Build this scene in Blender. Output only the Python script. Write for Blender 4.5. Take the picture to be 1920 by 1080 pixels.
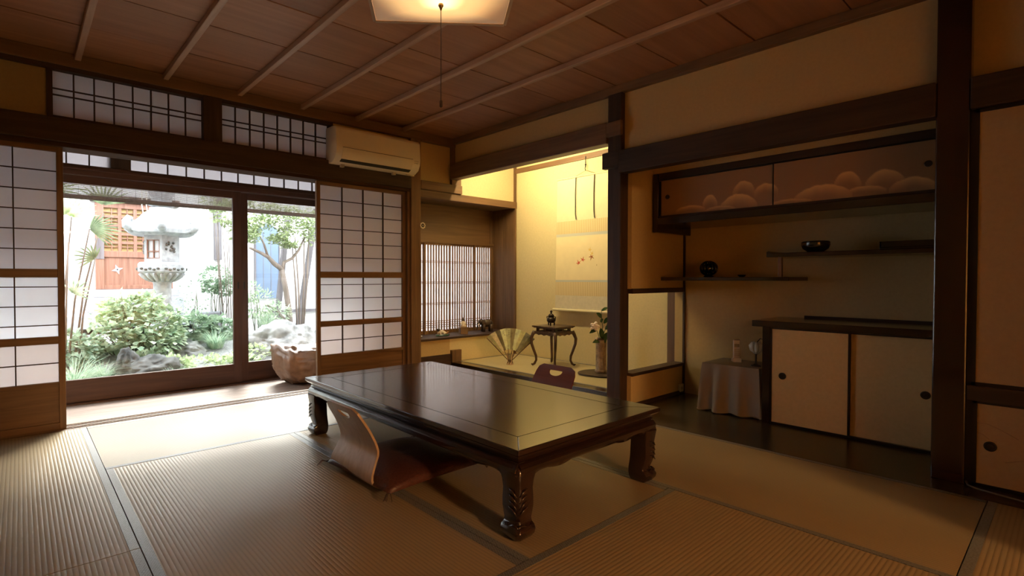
import bpy, bmesh, math, random
from mathutils import Vector, Matrix, noise
from mathutils.geometry import delaunay_2d_cdt

for o in list(bpy.data.objects):
    bpy.data.objects.remove(o, do_unlink=True)
SC = bpy.context.scene
COL = SC.collection
R = math.radians
rnd = random.Random(7)

# ------------------------------------------------------------------ camera
# X runs along the garden wall, Y towards the garden, Z up; metres. Photo frame 1920 x 1080.
FPX, CX, HCAM = 980.3, 875.0, 0.945
cam_d = bpy.data.cameras.new('camera'); cam = bpy.data.objects.new('camera', cam_d); COL.objects.link(cam)
cam_d.sensor_fit = 'HORIZONTAL'; cam_d.sensor_width = 36.0
cam_d.lens = 36.0 * FPX / 1920.0
cam_d.shift_x = (960.0 - CX) / 1920.0
cam_d.clip_start = 0.02
yaw = math.atan2(2023 - CX, FPX)
pitch = math.atan2(17.5, FPX)
cam.location = (0, 0, HCAM)
cam.rotation_euler = (R(90) - pitch, 0, yaw - R(90))
SC.camera = cam

# ------------------------------------------------------------------ world, sun, exposure
W = bpy.data.worlds.new('world'); SC.world = W; W.use_nodes = True
bg = W.node_tree.nodes['Background']
bg.inputs[0].default_value = (0.90, 0.95, 1.0, 1)
SKY = 10.0
bg.inputs[1].default_value = SKY
sun_d = bpy.data.lights.new('sun', 'SUN'); sun = bpy.data.objects.new('sun', sun_d); COL.objects.link(sun)
sun_d.energy = 22.0; sun_d.angle = R(24.0); sun_d.color = (1.0, 0.95, 0.88)
SUN_EL, SUN_AZ = R(36), R(24)      # hazy sun over the storehouse, a little to the right of straight across
sun.rotation_euler = Vector((-math.cos(SUN_EL) * math.sin(SUN_AZ), -math.cos(SUN_EL) * math.cos(SUN_AZ), -math.sin(SUN_EL))).to_track_quat('-Z', 'Y').to_euler()
LAMP_E = 2.6       # pendant diffuser
BULB_E = 130.0      # bulb inside the pendant, lights the ceiling through the open top
BACK_E = 2500.0     # pendant of the adjoining room
ALCOVE_E = 140.0    # tube behind the alcove lintel
vs = SC.view_settings
vs.view_transform = 'Standard'; vs.look = 'None'; vs.gamma = 1.0; vs.use_curve_mapping = False
vs.exposure = 0.45
cy = SC.cycles
cy.max_bounces = 10; cy.diffuse_bounces = 6; cy.glossy_bounces = 4; cy.transmission_bounces = 6; cy.transparent_max_bounces = 12
cy.sample_clamp_indirect = 6.0
cy.caustics_reflective = False; cy.caustics_refractive = False
cy.use_denoising = True

# ------------------------------------------------------------------ materials
MATS = {}
def _new(name):
    m = bpy.data.materials.new(name); m.use_nodes = True; MATS[name] = m
    nt = m.node_tree; b = nt.nodes['Principled BSDF']
    return m, nt, b
def _lnk(nt, a, b): nt.links.new(a, b)
def flat(name, col, rough=.6, spec=.5, metal=0, coat=0, noise_amt=0, noise_scale=30, bump=0):
    m, nt, b = _new(name)
    b.inputs['Base Color'].default_value = (*col, 1)
    b.inputs['Roughness'].default_value = rough
    b.inputs['Specular IOR Level'].default_value = spec
    b.inputs['Metallic'].default_value = metal
    b.inputs['Coat Weight'].default_value = coat
    if noise_amt or bump:
        tc = nt.nodes.new('ShaderNodeTexCoord'); n = nt.nodes.new('ShaderNodeTexNoise')
        n.inputs['Scale'].default_value = noise_scale; n.inputs['Detail'].default_value = 5
        _lnk(nt, tc.outputs['Object'], n.inputs['Vector'])
        if noise_amt:
            r = nt.nodes.new('ShaderNodeValToRGB')
            k = noise_amt
            r.color_ramp.elements[0].position = .3; r.color_ramp.elements[1].position = .7
            r.color_ramp.elements[0].color = (*[c * (1 - k) for c in col], 1)
            r.color_ramp.elements[1].color = (*[min(1, c * (1 + k)) for c in col], 1)
            _lnk(nt, n.outputs['Fac'], r.inputs['Fac']); _lnk(nt, r.outputs['Color'], b.inputs['Base Color'])
        if bump:
            bp = nt.nodes.new('ShaderNodeBump'); bp.inputs['Strength'].default_value = bump; bp.inputs['Distance'].default_value = .004
            _lnk(nt, n.outputs['Fac'], bp.inputs['Height']); _lnk(nt, bp.outputs['Normal'], b.inputs['Normal'])
    return m
def wood(name, c1, c2, axis='x', rough=.5, spec=.4, scale=1.0, bump=.15, coat=0, rand=.0, coat_rough=.1):
    m, nt, b = _new(name)
    tc = nt.nodes.new('ShaderNodeTexCoord'); mp = nt.nodes.new('ShaderNodeMapping')
    s = {'x': (1.5, 26, 26), 'y': (26, 1.5, 26), 'z': (26, 26, 1.5)}[axis]
    mp.inputs['Scale'].default_value = [q * scale for q in s]
    oi = nt.nodes.new('ShaderNodeObjectInfo')
    va = nt.nodes.new('ShaderNodeVectorMath'); va.operation = 'SCALE'; va.inputs['Scale'].default_value = 13.7
    cb = nt.nodes.new('ShaderNodeCombineXYZ')
    for i in range(3): _lnk(nt, oi.outputs['Random'], cb.inputs[i])
    _lnk(nt, cb.outputs[0], va.inputs[0])
    ad = nt.nodes.new('ShaderNodeVectorMath'); ad.operation = 'ADD'
    _lnk(nt, tc.outputs['Object'], mp.inputs['Vector']); _lnk(nt, mp.outputs[0], ad.inputs[0]); _lnk(nt, va.outputs[0], ad.inputs[1])
    n = nt.nodes.new('ShaderNodeTexNoise'); n.inputs['Scale'].default_value = 1.0; n.inputs['Detail'].default_value = 6; n.inputs['Roughness'].default_value = .6
    n.inputs['Distortion'].default_value = .6
    _lnk(nt, ad.outputs[0], n.inputs['Vector'])
    r = nt.nodes.new('ShaderNodeValToRGB')
    r.color_ramp.elements[0].position = .32; r.color_ramp.elements[1].position = .68
    r.color_ramp.elements[0].color = (*c1, 1); r.color_ramp.elements[1].color = (*c2, 1)
    _lnk(nt, n.outputs['Fac'], r.inputs['Fac'])
    out = r.outputs['Color']
    if rand:
        hs = nt.nodes.new('ShaderNodeHueSaturation')
        mr = nt.nodes.new('ShaderNodeMapRange'); mr.inputs['To Min'].default_value = 1 - rand; mr.inputs['To Max'].default_value = 1 + rand
        _lnk(nt, oi.outputs['Random'], mr.inputs['Value']); _lnk(nt, mr.outputs[0], hs.inputs['Value']); _lnk(nt, out, hs.inputs['Color'])
        out = hs.outputs['Color']
    _lnk(nt, out, b.inputs['Base Color'])
    b.inputs['Roughness'].default_value = rough; b.inputs['Specular IOR Level'].default_value = spec
    b.inputs['Coat Weight'].default_value = coat; b.inputs['Coat Roughness'].default_value = coat_rough
    if bump:
        bp = nt.nodes.new('ShaderNodeBump'); bp.inputs['Strength'].default_value = bump; bp.inputs['Distance'].default_value = .002
        _lnk(nt, n.outputs['Fac'], bp.inputs['Height']); _lnk(nt, bp.outputs['Normal'], b.inputs['Normal'])
    return m
def plaster(name, col, k=.035):
    return flat(name, col, rough=.92, spec=.1, noise_amt=k, noise_scale=55, bump=.08)
def paper(name, col, trans, diff=None):
    m = bpy.data.materials.new(name); m.use_nodes = True; MATS[name] = m
    nt = m.node_tree; nt.nodes.clear()
    o = nt.nodes.new('ShaderNodeOutputMaterial'); mx = nt.nodes.new('ShaderNodeMixShader')
    d = nt.nodes.new('ShaderNodeBsdfDiffuse'); t = nt.nodes.new('ShaderNodeBsdfTranslucent')
    tc = nt.nodes.new('ShaderNodeTexCoord'); n = nt.nodes.new('ShaderNodeTexNoise'); n.inputs['Scale'].default_value = 9; n.inputs['Detail'].default_value = 8
    _lnk(nt, tc.outputs['Object'], n.inputs['Vector'])
    r = nt.nodes.new('ShaderNodeValToRGB')
    r.color_ramp.elements[0].color = (*[c * .93 for c in col], 1); r.color_ramp.elements[1].color = (*col, 1)
    _lnk(nt, n.outputs['Fac'], r.inputs['Fac'])
    _lnk(nt, r.outputs['Color'], t.inputs['Color'])
    d.inputs['Color'].default_value = (*(diff or col), 1)
    mx.inputs[0].default_value = trans
    _lnk(nt, d.outputs[0], mx.inputs[1]); _lnk(nt, t.outputs[0], mx.inputs[2]); _lnk(nt, mx.outputs[0], o.inputs[0])
    return m
def glass(name, tint=(.97, .985, .98), refl=1.0):
    m = bpy.data.materials.new(name); m.use_nodes = True; MATS[name] = m
    nt = m.node_tree; nt.nodes.clear()
    o = nt.nodes.new('ShaderNodeOutputMaterial'); mx = nt.nodes.new('ShaderNodeMixShader')
    t = nt.nodes.new('ShaderNodeBsdfTransparent'); g = nt.nodes.new('ShaderNodeBsdfGlossy'); f = nt.nodes.new('ShaderNodeFresnel')
    t.inputs[0].default_value = (*tint, 1); g.inputs['Roughness'].default_value = .02; 
    ge = nt.nodes.new('ShaderNodeNewGeometry'); io = nt.nodes.new('ShaderNodeMapRange'); io.inputs['To Min'].default_value = 1.45; io.inputs['To Max'].default_value = 1 / 1.45
    _lnk(nt, ge.outputs['Backfacing'], io.inputs['Value']); _lnk(nt, io.outputs[0], f.inputs[0])
    mu = nt.nodes.new('ShaderNodeMath'); mu.operation = 'MULTIPLY'; mu.inputs[1].default_value = refl
    _lnk(nt, f.outputs[0], mu.inputs[0]); _lnk(nt, mu.outputs[0], mx.inputs[0])
    _lnk(nt, t.outputs[0], mx.inputs[1]); _lnk(nt, g.outputs[0], mx.inputs[2]); _lnk(nt, mx.outputs[0], o.inputs[0])
    return m
def leafmat(name, c1, c2, trans=.35, rough=.45):
    m, nt, b = _new(name)
    tc = nt.nodes.new('ShaderNodeTexCoord'); n = nt.nodes.new('ShaderNodeTexNoise'); n.inputs['Scale'].default_value = 14; n.inputs['Detail'].default_value = 3
    _lnk(nt, tc.outputs['Object'], n.inputs['Vector'])
    r = nt.nodes.new('ShaderNodeValToRGB'); r.color_ramp.elements[0].position = .35; r.color_ramp.elements[1].position = .65
    r.color_ramp.elements[0].color = (*c1, 1); r.color_ramp.elements[1].color = (*c2, 1)
    _lnk(nt, n.outputs['Fac'], r.inputs['Fac']); _lnk(nt, r.outputs['Color'], b.inputs['Base Color'])
    b.inputs['Roughness'].default_value = rough
    t = nt.nodes.new('ShaderNodeBsdfTranslucent'); _lnk(nt, r.outputs['Color'], t.inputs['Color'])
    mx = nt.nodes.new('ShaderNodeMixShader'); mx.inputs[0].default_value = trans
    o = nt.nodes['Material Output']
    _lnk(nt, b.outputs[0], mx.inputs[1]); _lnk(nt, t.outputs[0], mx.inputs[2]); _lnk(nt, mx.outputs[0], o.inputs[0])
    return m
def emit(name, col, strength):
    m = bpy.data.materials.new(name); m.use_nodes = True; MATS[name] = m
    nt = m.node_tree; nt.nodes.clear()
    o = nt.nodes.new('ShaderNodeOutputMaterial'); e = nt.nodes.new('ShaderNodeEmission')
    e.inputs[0].default_value = (*col, 1); e.inputs[1].default_value = strength
    _lnk(nt, e.outputs[0], o.inputs[0]); return m
def tatami(name, along, c1=(.235, .178, .105), c2=(.375, .288, .172)):
    """along = axis the visible ribs run on (long side of the mat)."""
    m, nt, b = _new(name)
    tc = nt.nodes.new('ShaderNodeTexCoord'); sp = nt.nodes.new('ShaderNodeSeparateXYZ'); _lnk(nt, tc.outputs['Object'], sp.inputs[0])
    across = sp.outputs['X'] if along == 'y' else sp.outputs['Y']
    mu = nt.nodes.new('ShaderNodeMath'); mu.operation = 'MULTIPLY'; mu.inputs[1].default_value = 2 * math.pi / .0152
    _lnk(nt, across, mu.inputs[0])
    si = nt.nodes.new('ShaderNodeMath'); si.operation = 'SINE'; _lnk(nt, mu.outputs[0], si.inputs[0])
    # pinched rib profile: |sin(x/2)|-like
    mr = nt.nodes.new('ShaderNodeMapRange'); mr.inputs['From Min'].default_value = -1; mr.inputs['From Max'].default_value = 1
    _lnk(nt, si.outputs[0], mr.inputs['Value'])
    pw = nt.nodes.new('ShaderNodeMath'); pw.operation = 'POWER'; pw.inputs[1].default_value = .45; _lnk(nt, mr.outputs[0], pw.inputs[0])
    mp = nt.nodes.new('ShaderNodeMapping')
    mp.inputs['Scale'].default_value = (60, 700, 1) if along == 'y' else (700, 60, 1)   # reeds run across the mat
    _lnk(nt, tc.outputs['Object'], mp.inputs['Vector'])
    n = nt.nodes.new('ShaderNodeTexNoise'); n.inputs['Scale'].default_value = 1; n.inputs['Detail'].default_value = 3
    _lnk(nt, mp.outputs[0], n.inputs['Vector'])
    n2 = nt.nodes.new('ShaderNodeTexNoise'); n2.inputs['Scale'].default_value = 3.0; n2.inputs['Detail'].default_value = 4
    _lnk(nt, tc.outputs['Object'], n2.inputs['Vector'])
    base = nt.nodes.new('ShaderNodeMix'); base.data_type = 'RGBA'
    base.inputs[6].default_value = (*c1, 1); base.inputs[7].default_value = (*c2, 1)
    av = nt.nodes.new('ShaderNodeMath'); av.operation = 'MULTIPLY_ADD'; av.inputs[1].default_value = .45; 
    _lnk(nt, n.outputs['Fac'], av.inputs[0])
    m3 = nt.nodes.new('ShaderNodeMath'); m3.operation = 'MULTIPLY'; m3.inputs[1].default_value = .45; _lnk(nt, n2.outputs['Fac'], m3.inputs[0])
    _lnk(nt, m3.outputs[0], av.inputs[2]); _lnk(nt, av.outputs[0], base.inputs[0])
    gr = nt.nodes.new('ShaderNodeMix'); gr.data_type = 'RGBA'; gr.blend_type = 'MULTIPLY'
    gr.inputs[0].default_value = 1.0
    cr = nt.nodes.new('ShaderNodeMapRange'); cr.inputs['To Min'].default_value = .74; cr.inputs['To Max'].default_value = 1.0
    _lnk(nt, pw.outputs[0], cr.inputs['Value'])
    _lnk(nt, base.outputs[2], gr.inputs[6]); _lnk(nt, cr.outputs[0], gr.inputs[7])
    _lnk(nt, gr.outputs[2], b.inputs['Base Color'])
    h = nt.nodes.new('ShaderNodeMath'); h.operation = 'MULTIPLY_ADD'; h.inputs[1].default_value = .25
    _lnk(nt, n.outputs['Fac'], h.inputs[0]); _lnk(nt, pw.outputs[0], h.inputs[2])
    bp = nt.nodes.new('ShaderNodeBump'); bp.inputs['Strength'].default_value = .45; bp.inputs['Distance'].default_value = .0014
    _lnk(nt, h.outputs[0], bp.inputs['Height']); _lnk(nt, bp.outputs['Normal'], b.inputs['Normal'])
    b.inputs['Roughness'].default_value = .40; b.inputs['Specular IOR Level'].default_value = .6
    # reeds reflect like brushed fibre: smooth along the reed, broad across it
    b.inputs['Anisotropic'].default_value = .75
    tg = nt.nodes.new('ShaderNodeCombineXYZ')
    tg.inputs[0].default_value = 0.0 if along == 'y' else 1.0
    tg.inputs[1].default_value = 1.0 if along == 'y' else 0.0
    _lnk(nt, tg.outputs[0], b.inputs['Tangent'])
    return m
def weave(name, c1, c2, cell=.0045):
    m, nt, b = _new(name)
    tc = nt.nodes.new('ShaderNodeTexCoord')
    mp = nt.nodes.new('ShaderNodeMapping'); mp.inputs['Rotation'].default_value = (0, 0, R(30)); mp.inputs['Scale'].default_value = (1 / cell,) * 3
    _lnk(nt, tc.outputs['Object'], mp.inputs['Vector'])
    v = nt.nodes.new('ShaderNodeTexVoronoi'); v.inputs['Scale'].default_value = .55; v.inputs['Randomness'].default_value = .35
    _lnk(nt, mp.outputs[0], v.inputs['Vector'])
    r = nt.nodes.new('ShaderNodeValToRGB'); r.color_ramp.interpolation = 'EASE'
    r.color_ramp.elements[0].position = .30; r.color_ramp.elements[1].position = .55
    r.color_ramp.elements[0].color = (*c2, 1); r.color_ramp.elements[1].color = (*c1, 1)
    _lnk(nt, v.outputs['Distance'], r.inputs['Fac']); _lnk(nt, r.outputs['Color'], b.inputs['Base Color'])
    b.inputs['Roughness'].default_value = .36; b.inputs['Specular IOR Level'].default_value = .7; b.inputs['Sheen Weight'].default_value = .15
    return m
def stripes(name, c1, c2, axis, period, rough=.7):
    m, nt, b = _new(name)
    tc = nt.nodes.new('ShaderNodeTexCoord'); sp = nt.nodes.new('ShaderNodeSeparateXYZ'); _lnk(nt, tc.outputs['Object'], sp.inputs[0])
    mu = nt.nodes.new('ShaderNodeMath'); mu.operation = 'MULTIPLY'; mu.inputs[1].default_value = 2 * math.pi / period
    _lnk(nt, sp.outputs['XYZ'.index(axis)], mu.inputs[0])
    si = nt.nodes.new('ShaderNodeMath'); si.operation = 'SINE'; _lnk(nt, mu.outputs[0], si.inputs[0])
    r = nt.nodes.new('ShaderNodeValToRGB'); r.color_ramp.elements[0].position = .3; r.color_ramp.elements[1].position = .7
    r.color_ramp.elements[0].color = (*c1, 1); r.color_ramp.elements[1].color = (*c2, 1)
    mr = nt.nodes.new('ShaderNodeMapRange'); mr.inputs['From Min'].default_value = -1; _lnk(nt, si.outputs[0], mr.inputs['Value'])
    _lnk(nt, mr.outputs[0], r.inputs['Fac']); _lnk(nt, r.outputs['Color'], b.inputs['Base Color'])
    b.inputs['Roughness'].default_value = rough; b.inputs['Specular IOR Level'].default_value = .2
    return m

DK1, DK2 = (.030, .016, .011), (.062, .034, .022)
for ax in 'xyz':
    wood('dark_' + ax, DK1, DK2, ax, rough=.55, spec=.3, bump=.1)              # smoked structural timber
    wood('brown_' + ax, (.105, .055, .028), (.19, .105, .05), ax, rough=.48)
    wood('shoji_' + ax, (.115, .058, .026), (.20, .108, .048), ax, rough=.5)
    wood('outer_' + ax, (.050, .022, .017), (.085, .040, .030), ax, rough=.4)
    wood('lacquer_' + ax, (.013, .006, .005), (.026, .011, .0085), ax, rough=.22, spec=.5, bump=.05, coat=.6, coat_rough=.12)
    wood('cornice_' + ax, (.13, .072, .036), (.19, .108, .055), ax, rough=.5)
wood('ceiling_board', (.25, .115, .056), (.345, .168, .088), 'x', rough=.55, rand=.13, scale=.5, bump=.04)
wood('batten', (.33, .205, .145), (.46, .30, .215), 'y', rough=.5)
wood('veranda_wood', (.19, .135, .105), (.30, .22, .175), 'x', rough=.34, spec=.7, rand=.08, bump=.02)
wood('alcove_board', (.034, .026, .016), (.060, .046, .028), 'y', rough=.25, spec=.5, bump=.04)
wood('cedar_x', (.095, .050, .022), (.165, .092, .042), 'x', rough=.5, scale=.6)
wood('cedar_z', (.085, .045, .022), (.15, .085, .042), 'z', rough=.5)
wood('plywood', (.34, .235, .155), (.44, .31, .21), 'z', rough=.4, scale=1.4, coat=.15)
wood('plywood_dark', (.10, .028, .016), (.15, .045, .026), 'y', rough=.35, scale=1.4, coat=.2)
wood('stand_wood', (.045, .022, .012), (.10, .052, .028), 'z', rough=.35, coat=.3)
wood('slab_wood', (.035, .022, .014), (.075, .048, .03), 'y', rough=.5)
wood('gate_wood', (.16, .072, .048), (.28, .138, .098), 'z', rough=.6)
wood('grey_timber', (.09, .08, .085), (.17, .155, .165), 'z', rough=.8)
wood('bark', (.14, .11, .09), (.27, .22, .19), 'z', rough=.9, scale=1.5, bump=.5)
plaster('plaster', (.50, .368, .178))
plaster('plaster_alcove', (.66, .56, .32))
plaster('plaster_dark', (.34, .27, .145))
plaster('white_wall', (.60, .595, .585), .03)
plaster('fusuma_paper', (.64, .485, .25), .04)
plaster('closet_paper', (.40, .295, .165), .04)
plaster('soil', (.16, .13, .10), .3)
flat('black_lacquer', (.012, .009, .009), rough=.3, spec=.5)
flat('iron', (.02, .018, .018), rough=.45, metal=.6)
flat('ac_white', (.72, .66, .56), rough=.4)
flat('ac_grey', (.45, .40, .34), rough=.45)
flat('dark_slot', (.02, .018, .015), rough=.7)
flat('cloth_beige', (.25, .20, .145), rough=.5, spec=.4, bump=.3, noise_scale=400)
flat('phone_white', (.66, .62, .58), rough=.4)
flat('phone_grey', (.10, .10, .10), rough=.3)
flat('outlet_ivory', (.62, .58, .48), rough=.4)
flat('bowl_black', (.008, .009, .009), rough=.2, spec=.6)
flat('bronze', (.045, .032, .022), rough=.35, metal=.7, noise_amt=.4, noise_scale=80)
flat('leather', (.24, .145, .092), rough=.42, spec=.5, noise_amt=.15, noise_scale=25, bump=.15)
flat('leather_seam', (.15, .09, .06), rough=.6)
flat('cushion', (.062, .020, .016), rough=.42, spec=.5, noise_amt=.3, noise_scale=90, bump=.6)
flat('tassel', (.035, .02, .018), rough=.8)
flat('stone', (.36, .37, .385), rough=.9, spec=.2, noise_amt=.25, noise_scale=18, bump=.6)
flat('stone_dark', (.12, .12, .115), rough=.9, spec=.2, noise_amt=.35, noise_scale=9, bump=.8)
flat('rock_grey', (.27, .27, .265), rough=.95, spec=.1, noise_amt=.6, noise_scale=7, bump=1.0)
flat('rock_dark', (.13, .13, .125), rough=.95, spec=.1, noise_amt=.6, noise_scale=7, bump=1.0)
flat('granite', (.30, .305, .33), rough=.85, spec=.2, noise_amt=.12, noise_scale=60, bump=.3)
flat('blue_panel', (.10, .145, .22), rough=.5, noise_amt=.08, noise_scale=6)
flat('rope', (.62, .56, .46), rough=.9)
flat('bamboo_blind', (.10, .066, .05), rough=.7, noise_amt=.25, noise_scale=60)
flat('plinth_stone', (.36, .375, .42), rough=.85, noise_amt=.06, noise_scale=8)
flat('elephant', (.055, .035, .026), rough=.45, noise_amt=.3, noise_scale=60)
flat('jade', (.02, .075, .055), rough=.25)
flat('ornament_white', (.75, .70, .62), rough=.5)
flat('ornament_gold', (.42, .22, .09), rough=.5)
flat('box_wood', (.20, .12, .06), rough=.5)
flat('rosette_white', (.85, .84, .80), rough=.5)
flat('scroll_paper', (.70, .62, .40), rough=.9, spec=.1, noise_amt=.03, noise_scale=20)
flat('scroll_picture', (.78, .66, .40), rough=.9, spec=.1, noise_amt=.03, noise_scale=12)
flat('scroll_lower', (.62, .56, .42), rough=.9, spec=.1, noise_amt=.06, noise_scale=30)
flat('scroll_grey', (.52, .52, .45), rough=.9, spec=.1)
stripes('scroll_stripe', (.55, .42, .22), (.70, .58, .33), 'Y', .021)
flat('ribbon_black', (.03, .03, .025), rough=.7)
flat('leaf_red', (.48, .07, .03), rough=.8); flat('leaf_brown', (.30, .10, .03), rough=.8); flat('leaf_yellow', (.72, .50, .14), rough=.8)
flat('vase_glaze', (.24, .165, .10), rough=.4, noise_amt=.5, noise_scale=35)
leafmat('camellia_leaf', (.018, .055, .018), (.045, .11, .035), trans=.1, rough=.3)
flat('petal', (.85, .74, .66), rough=.6)
flat('fan_green', (.68, .78, .50), rough=.5, noise_amt=.25, noise_scale=26)
flat('fan_silver', (.30, .30, .20), rough=.35, metal=.25, noise_amt=.3, noise_scale=26)
flat('fan_ink', (.08, .09, .04), rough=.6)
flat('fan_rib', (.10, .05, .03), rough=.4)
flat('stand_pale', (.50, .34, .20), rough=.3)
flat('cable', (.14, .13, .125), rough=.5)
flat('lamp_frame', (.42, .33, .25), rough=.5)
flat('brass', (.25, .17, .07), rough=.35, metal=.8)
flat('hardware', (.04, .035, .03), rough=.35, metal=.7)
flat('gravel', (.32, .32, .32), rough=.95, noise_amt=.35, noise_scale=60, bump=1.0)
flat('pale_glass', (.62, .60, .52), rough=.15, spec=.6)
flat('paint_line', (.34, .24, .14), rough=.9)
paper('shoji_paper', (.74, .735, .78), .44, (.74, .72, .73))
paper('transom_paper', (.76, .76, .80), .52, (.72, .70, .71))
wood('rough_x', (.040, .022, .014), (.075, .042, .026), 'x', rough=.9, spec=.05)
paper('shoji_mid', (.84, .86, .90), .50, (.80, .80, .82))  # middle panes, paler and more translucent than the upper ones
paper('shoji_low', (.76, .74, .75), .42, (.78, .75, .75))
paper('shoin_paper', (.86, .85, .87), .58, (.78, .76, .73))
paper('strip_paper', (.70, .70, .73), .30)
glass('window_glass'); 
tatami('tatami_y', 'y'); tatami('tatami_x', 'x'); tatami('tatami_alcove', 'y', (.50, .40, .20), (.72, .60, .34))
weave('mat_border', (.020, .020, .021), (.10, .106, .112))
leafmat('leaf_pale', (.36, .46, .22), (.72, .80, .52), trans=.4)
leafmat('leaf_mid', (.22, .34, .21), (.68, .76, .56), trans=.4)
leafmat('leaf_dark', (.14, .24, .15), (.48, .58, .42), trans=.35)
leafmat('leaf_palm', (.10, .15, .07), (.26, .33, .19), trans=.25)
leafmat('leaf_grass', (.24, .38, .25), (.60, .70, .52), trans=.4)
leafmat('leaf_tree', (.20, .26, .12), (.50, .57, .32), trans=.4)
flat('stem_green', (.12, .13, .07), rough=.8)
emit('alcove_tube', (1.0, .82, .44), ALCOVE_E)

# lamp diffuser: warm glow, hottest under the bulb
def lamp_mat(name, power):
    m = bpy.data.materials.new(name); m.use_nodes = True; MATS[name] = m
    nt = m.node_tree; nt.nodes.clear()
    o = nt.nodes.new('ShaderNodeOutputMaterial'); e = nt.nodes.new('ShaderNodeEmission'); d = nt.nodes.new('ShaderNodeBsdfDiffuse'); a = nt.nodes.new('ShaderNodeAddShader')
    tc = nt.nodes.new('ShaderNodeTexCoord'); ln = nt.nodes.new('ShaderNodeVectorMath'); ln.operation = 'LENGTH'
    mu = nt.nodes.new('ShaderNodeVectorMath'); mu.operation = 'MULTIPLY'; mu.inputs[1].default_value = (1, 1, 0)
    _lnk(nt, tc.outputs['Object'], mu.inputs[0]); _lnk(nt, mu.outputs[0], ln.inputs[0])
    r = nt.nodes.new('ShaderNodeValToRGB'); r.color_ramp.interpolation = 'EASE'
    r.color_ramp.elements[0].position = 0; r.color_ramp.elements[0].color = (1.0, .64, .27, 1)
    r.color_ramp.elements[1].position = 1; r.color_ramp.elements[1].color = (.05, .027, .014, 1)
    e1 = r.color_ramp.elements.new(.35); e1.color = (.36, .20, .075, 1)
    mr = nt.nodes.new('ShaderNodeMapRange'); mr.inputs['From Max'].default_value = .27; _lnk(nt, ln.outputs['Value'], mr.inputs['Value'])
    _lnk(nt, mr.outputs[0], r.inputs['Fac']); _lnk(nt, r.outputs['Color'], e.inputs[0]); e.inputs[1].default_value = power
    d.inputs[0].default_value = (.75, .66, .58, 1)
    _lnk(nt, e.outputs[0], a.inputs[0]); _lnk(nt, d.outputs[0], a.inputs[1]); _lnk(nt, a.outputs[0], o.inputs[0])
lamp_mat('lamp_diffuser', LAMP_E); lamp_mat('lamp_diffuser_back', BACK_E)
emit('lamp_bulb', (1.0, .66, .34), BULB_E)
# painted clouds on the small cupboard doors (paint stored per vertex)
def cloud_mat():
    m, nt, b = _new('cloud_paper')
    at = nt.nodes.new('ShaderNodeAttribute'); at.attribute_name = 'paint'
    n = nt.nodes.new('ShaderNodeTexNoise'); n.inputs['Scale'].default_value = 900; tc = nt.nodes.new('ShaderNodeTexCoord'); _lnk(nt, tc.outputs['Object'], n.inputs['Vector'])
    mx = nt.nodes.new('ShaderNodeMix'); mx.data_type = 'RGBA'
    mx.inputs[6].default_value = (.31, .172, .085, 1); mx.inputs[7].default_value = (.86, .51, .20, 1)
    mu = nt.nodes.new('ShaderNodeMath'); mu.operation = 'MULTIPLY'; mp = nt.nodes.new('ShaderNodeMapRange'); mp.inputs['From Min'].default_value = .3; mp.inputs['From Max'].default_value = .7; mp.inputs['To Min'].default_value = .65; mp.inputs['To Max'].default_value = 1.1
    _lnk(nt, n.outputs['Fac'], mp.inputs['Value']); _lnk(nt, at.outputs['Fac'], mu.inputs[0]); _lnk(nt, mp.outputs[0], mu.inputs[1]); _lnk(nt, mu.outputs[0], mx.inputs[0])
    _lnk(nt, mx.outputs[2], b.inputs['Base Color']); b.inputs['Roughness'].default_value = .7
cloud_mat()

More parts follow.
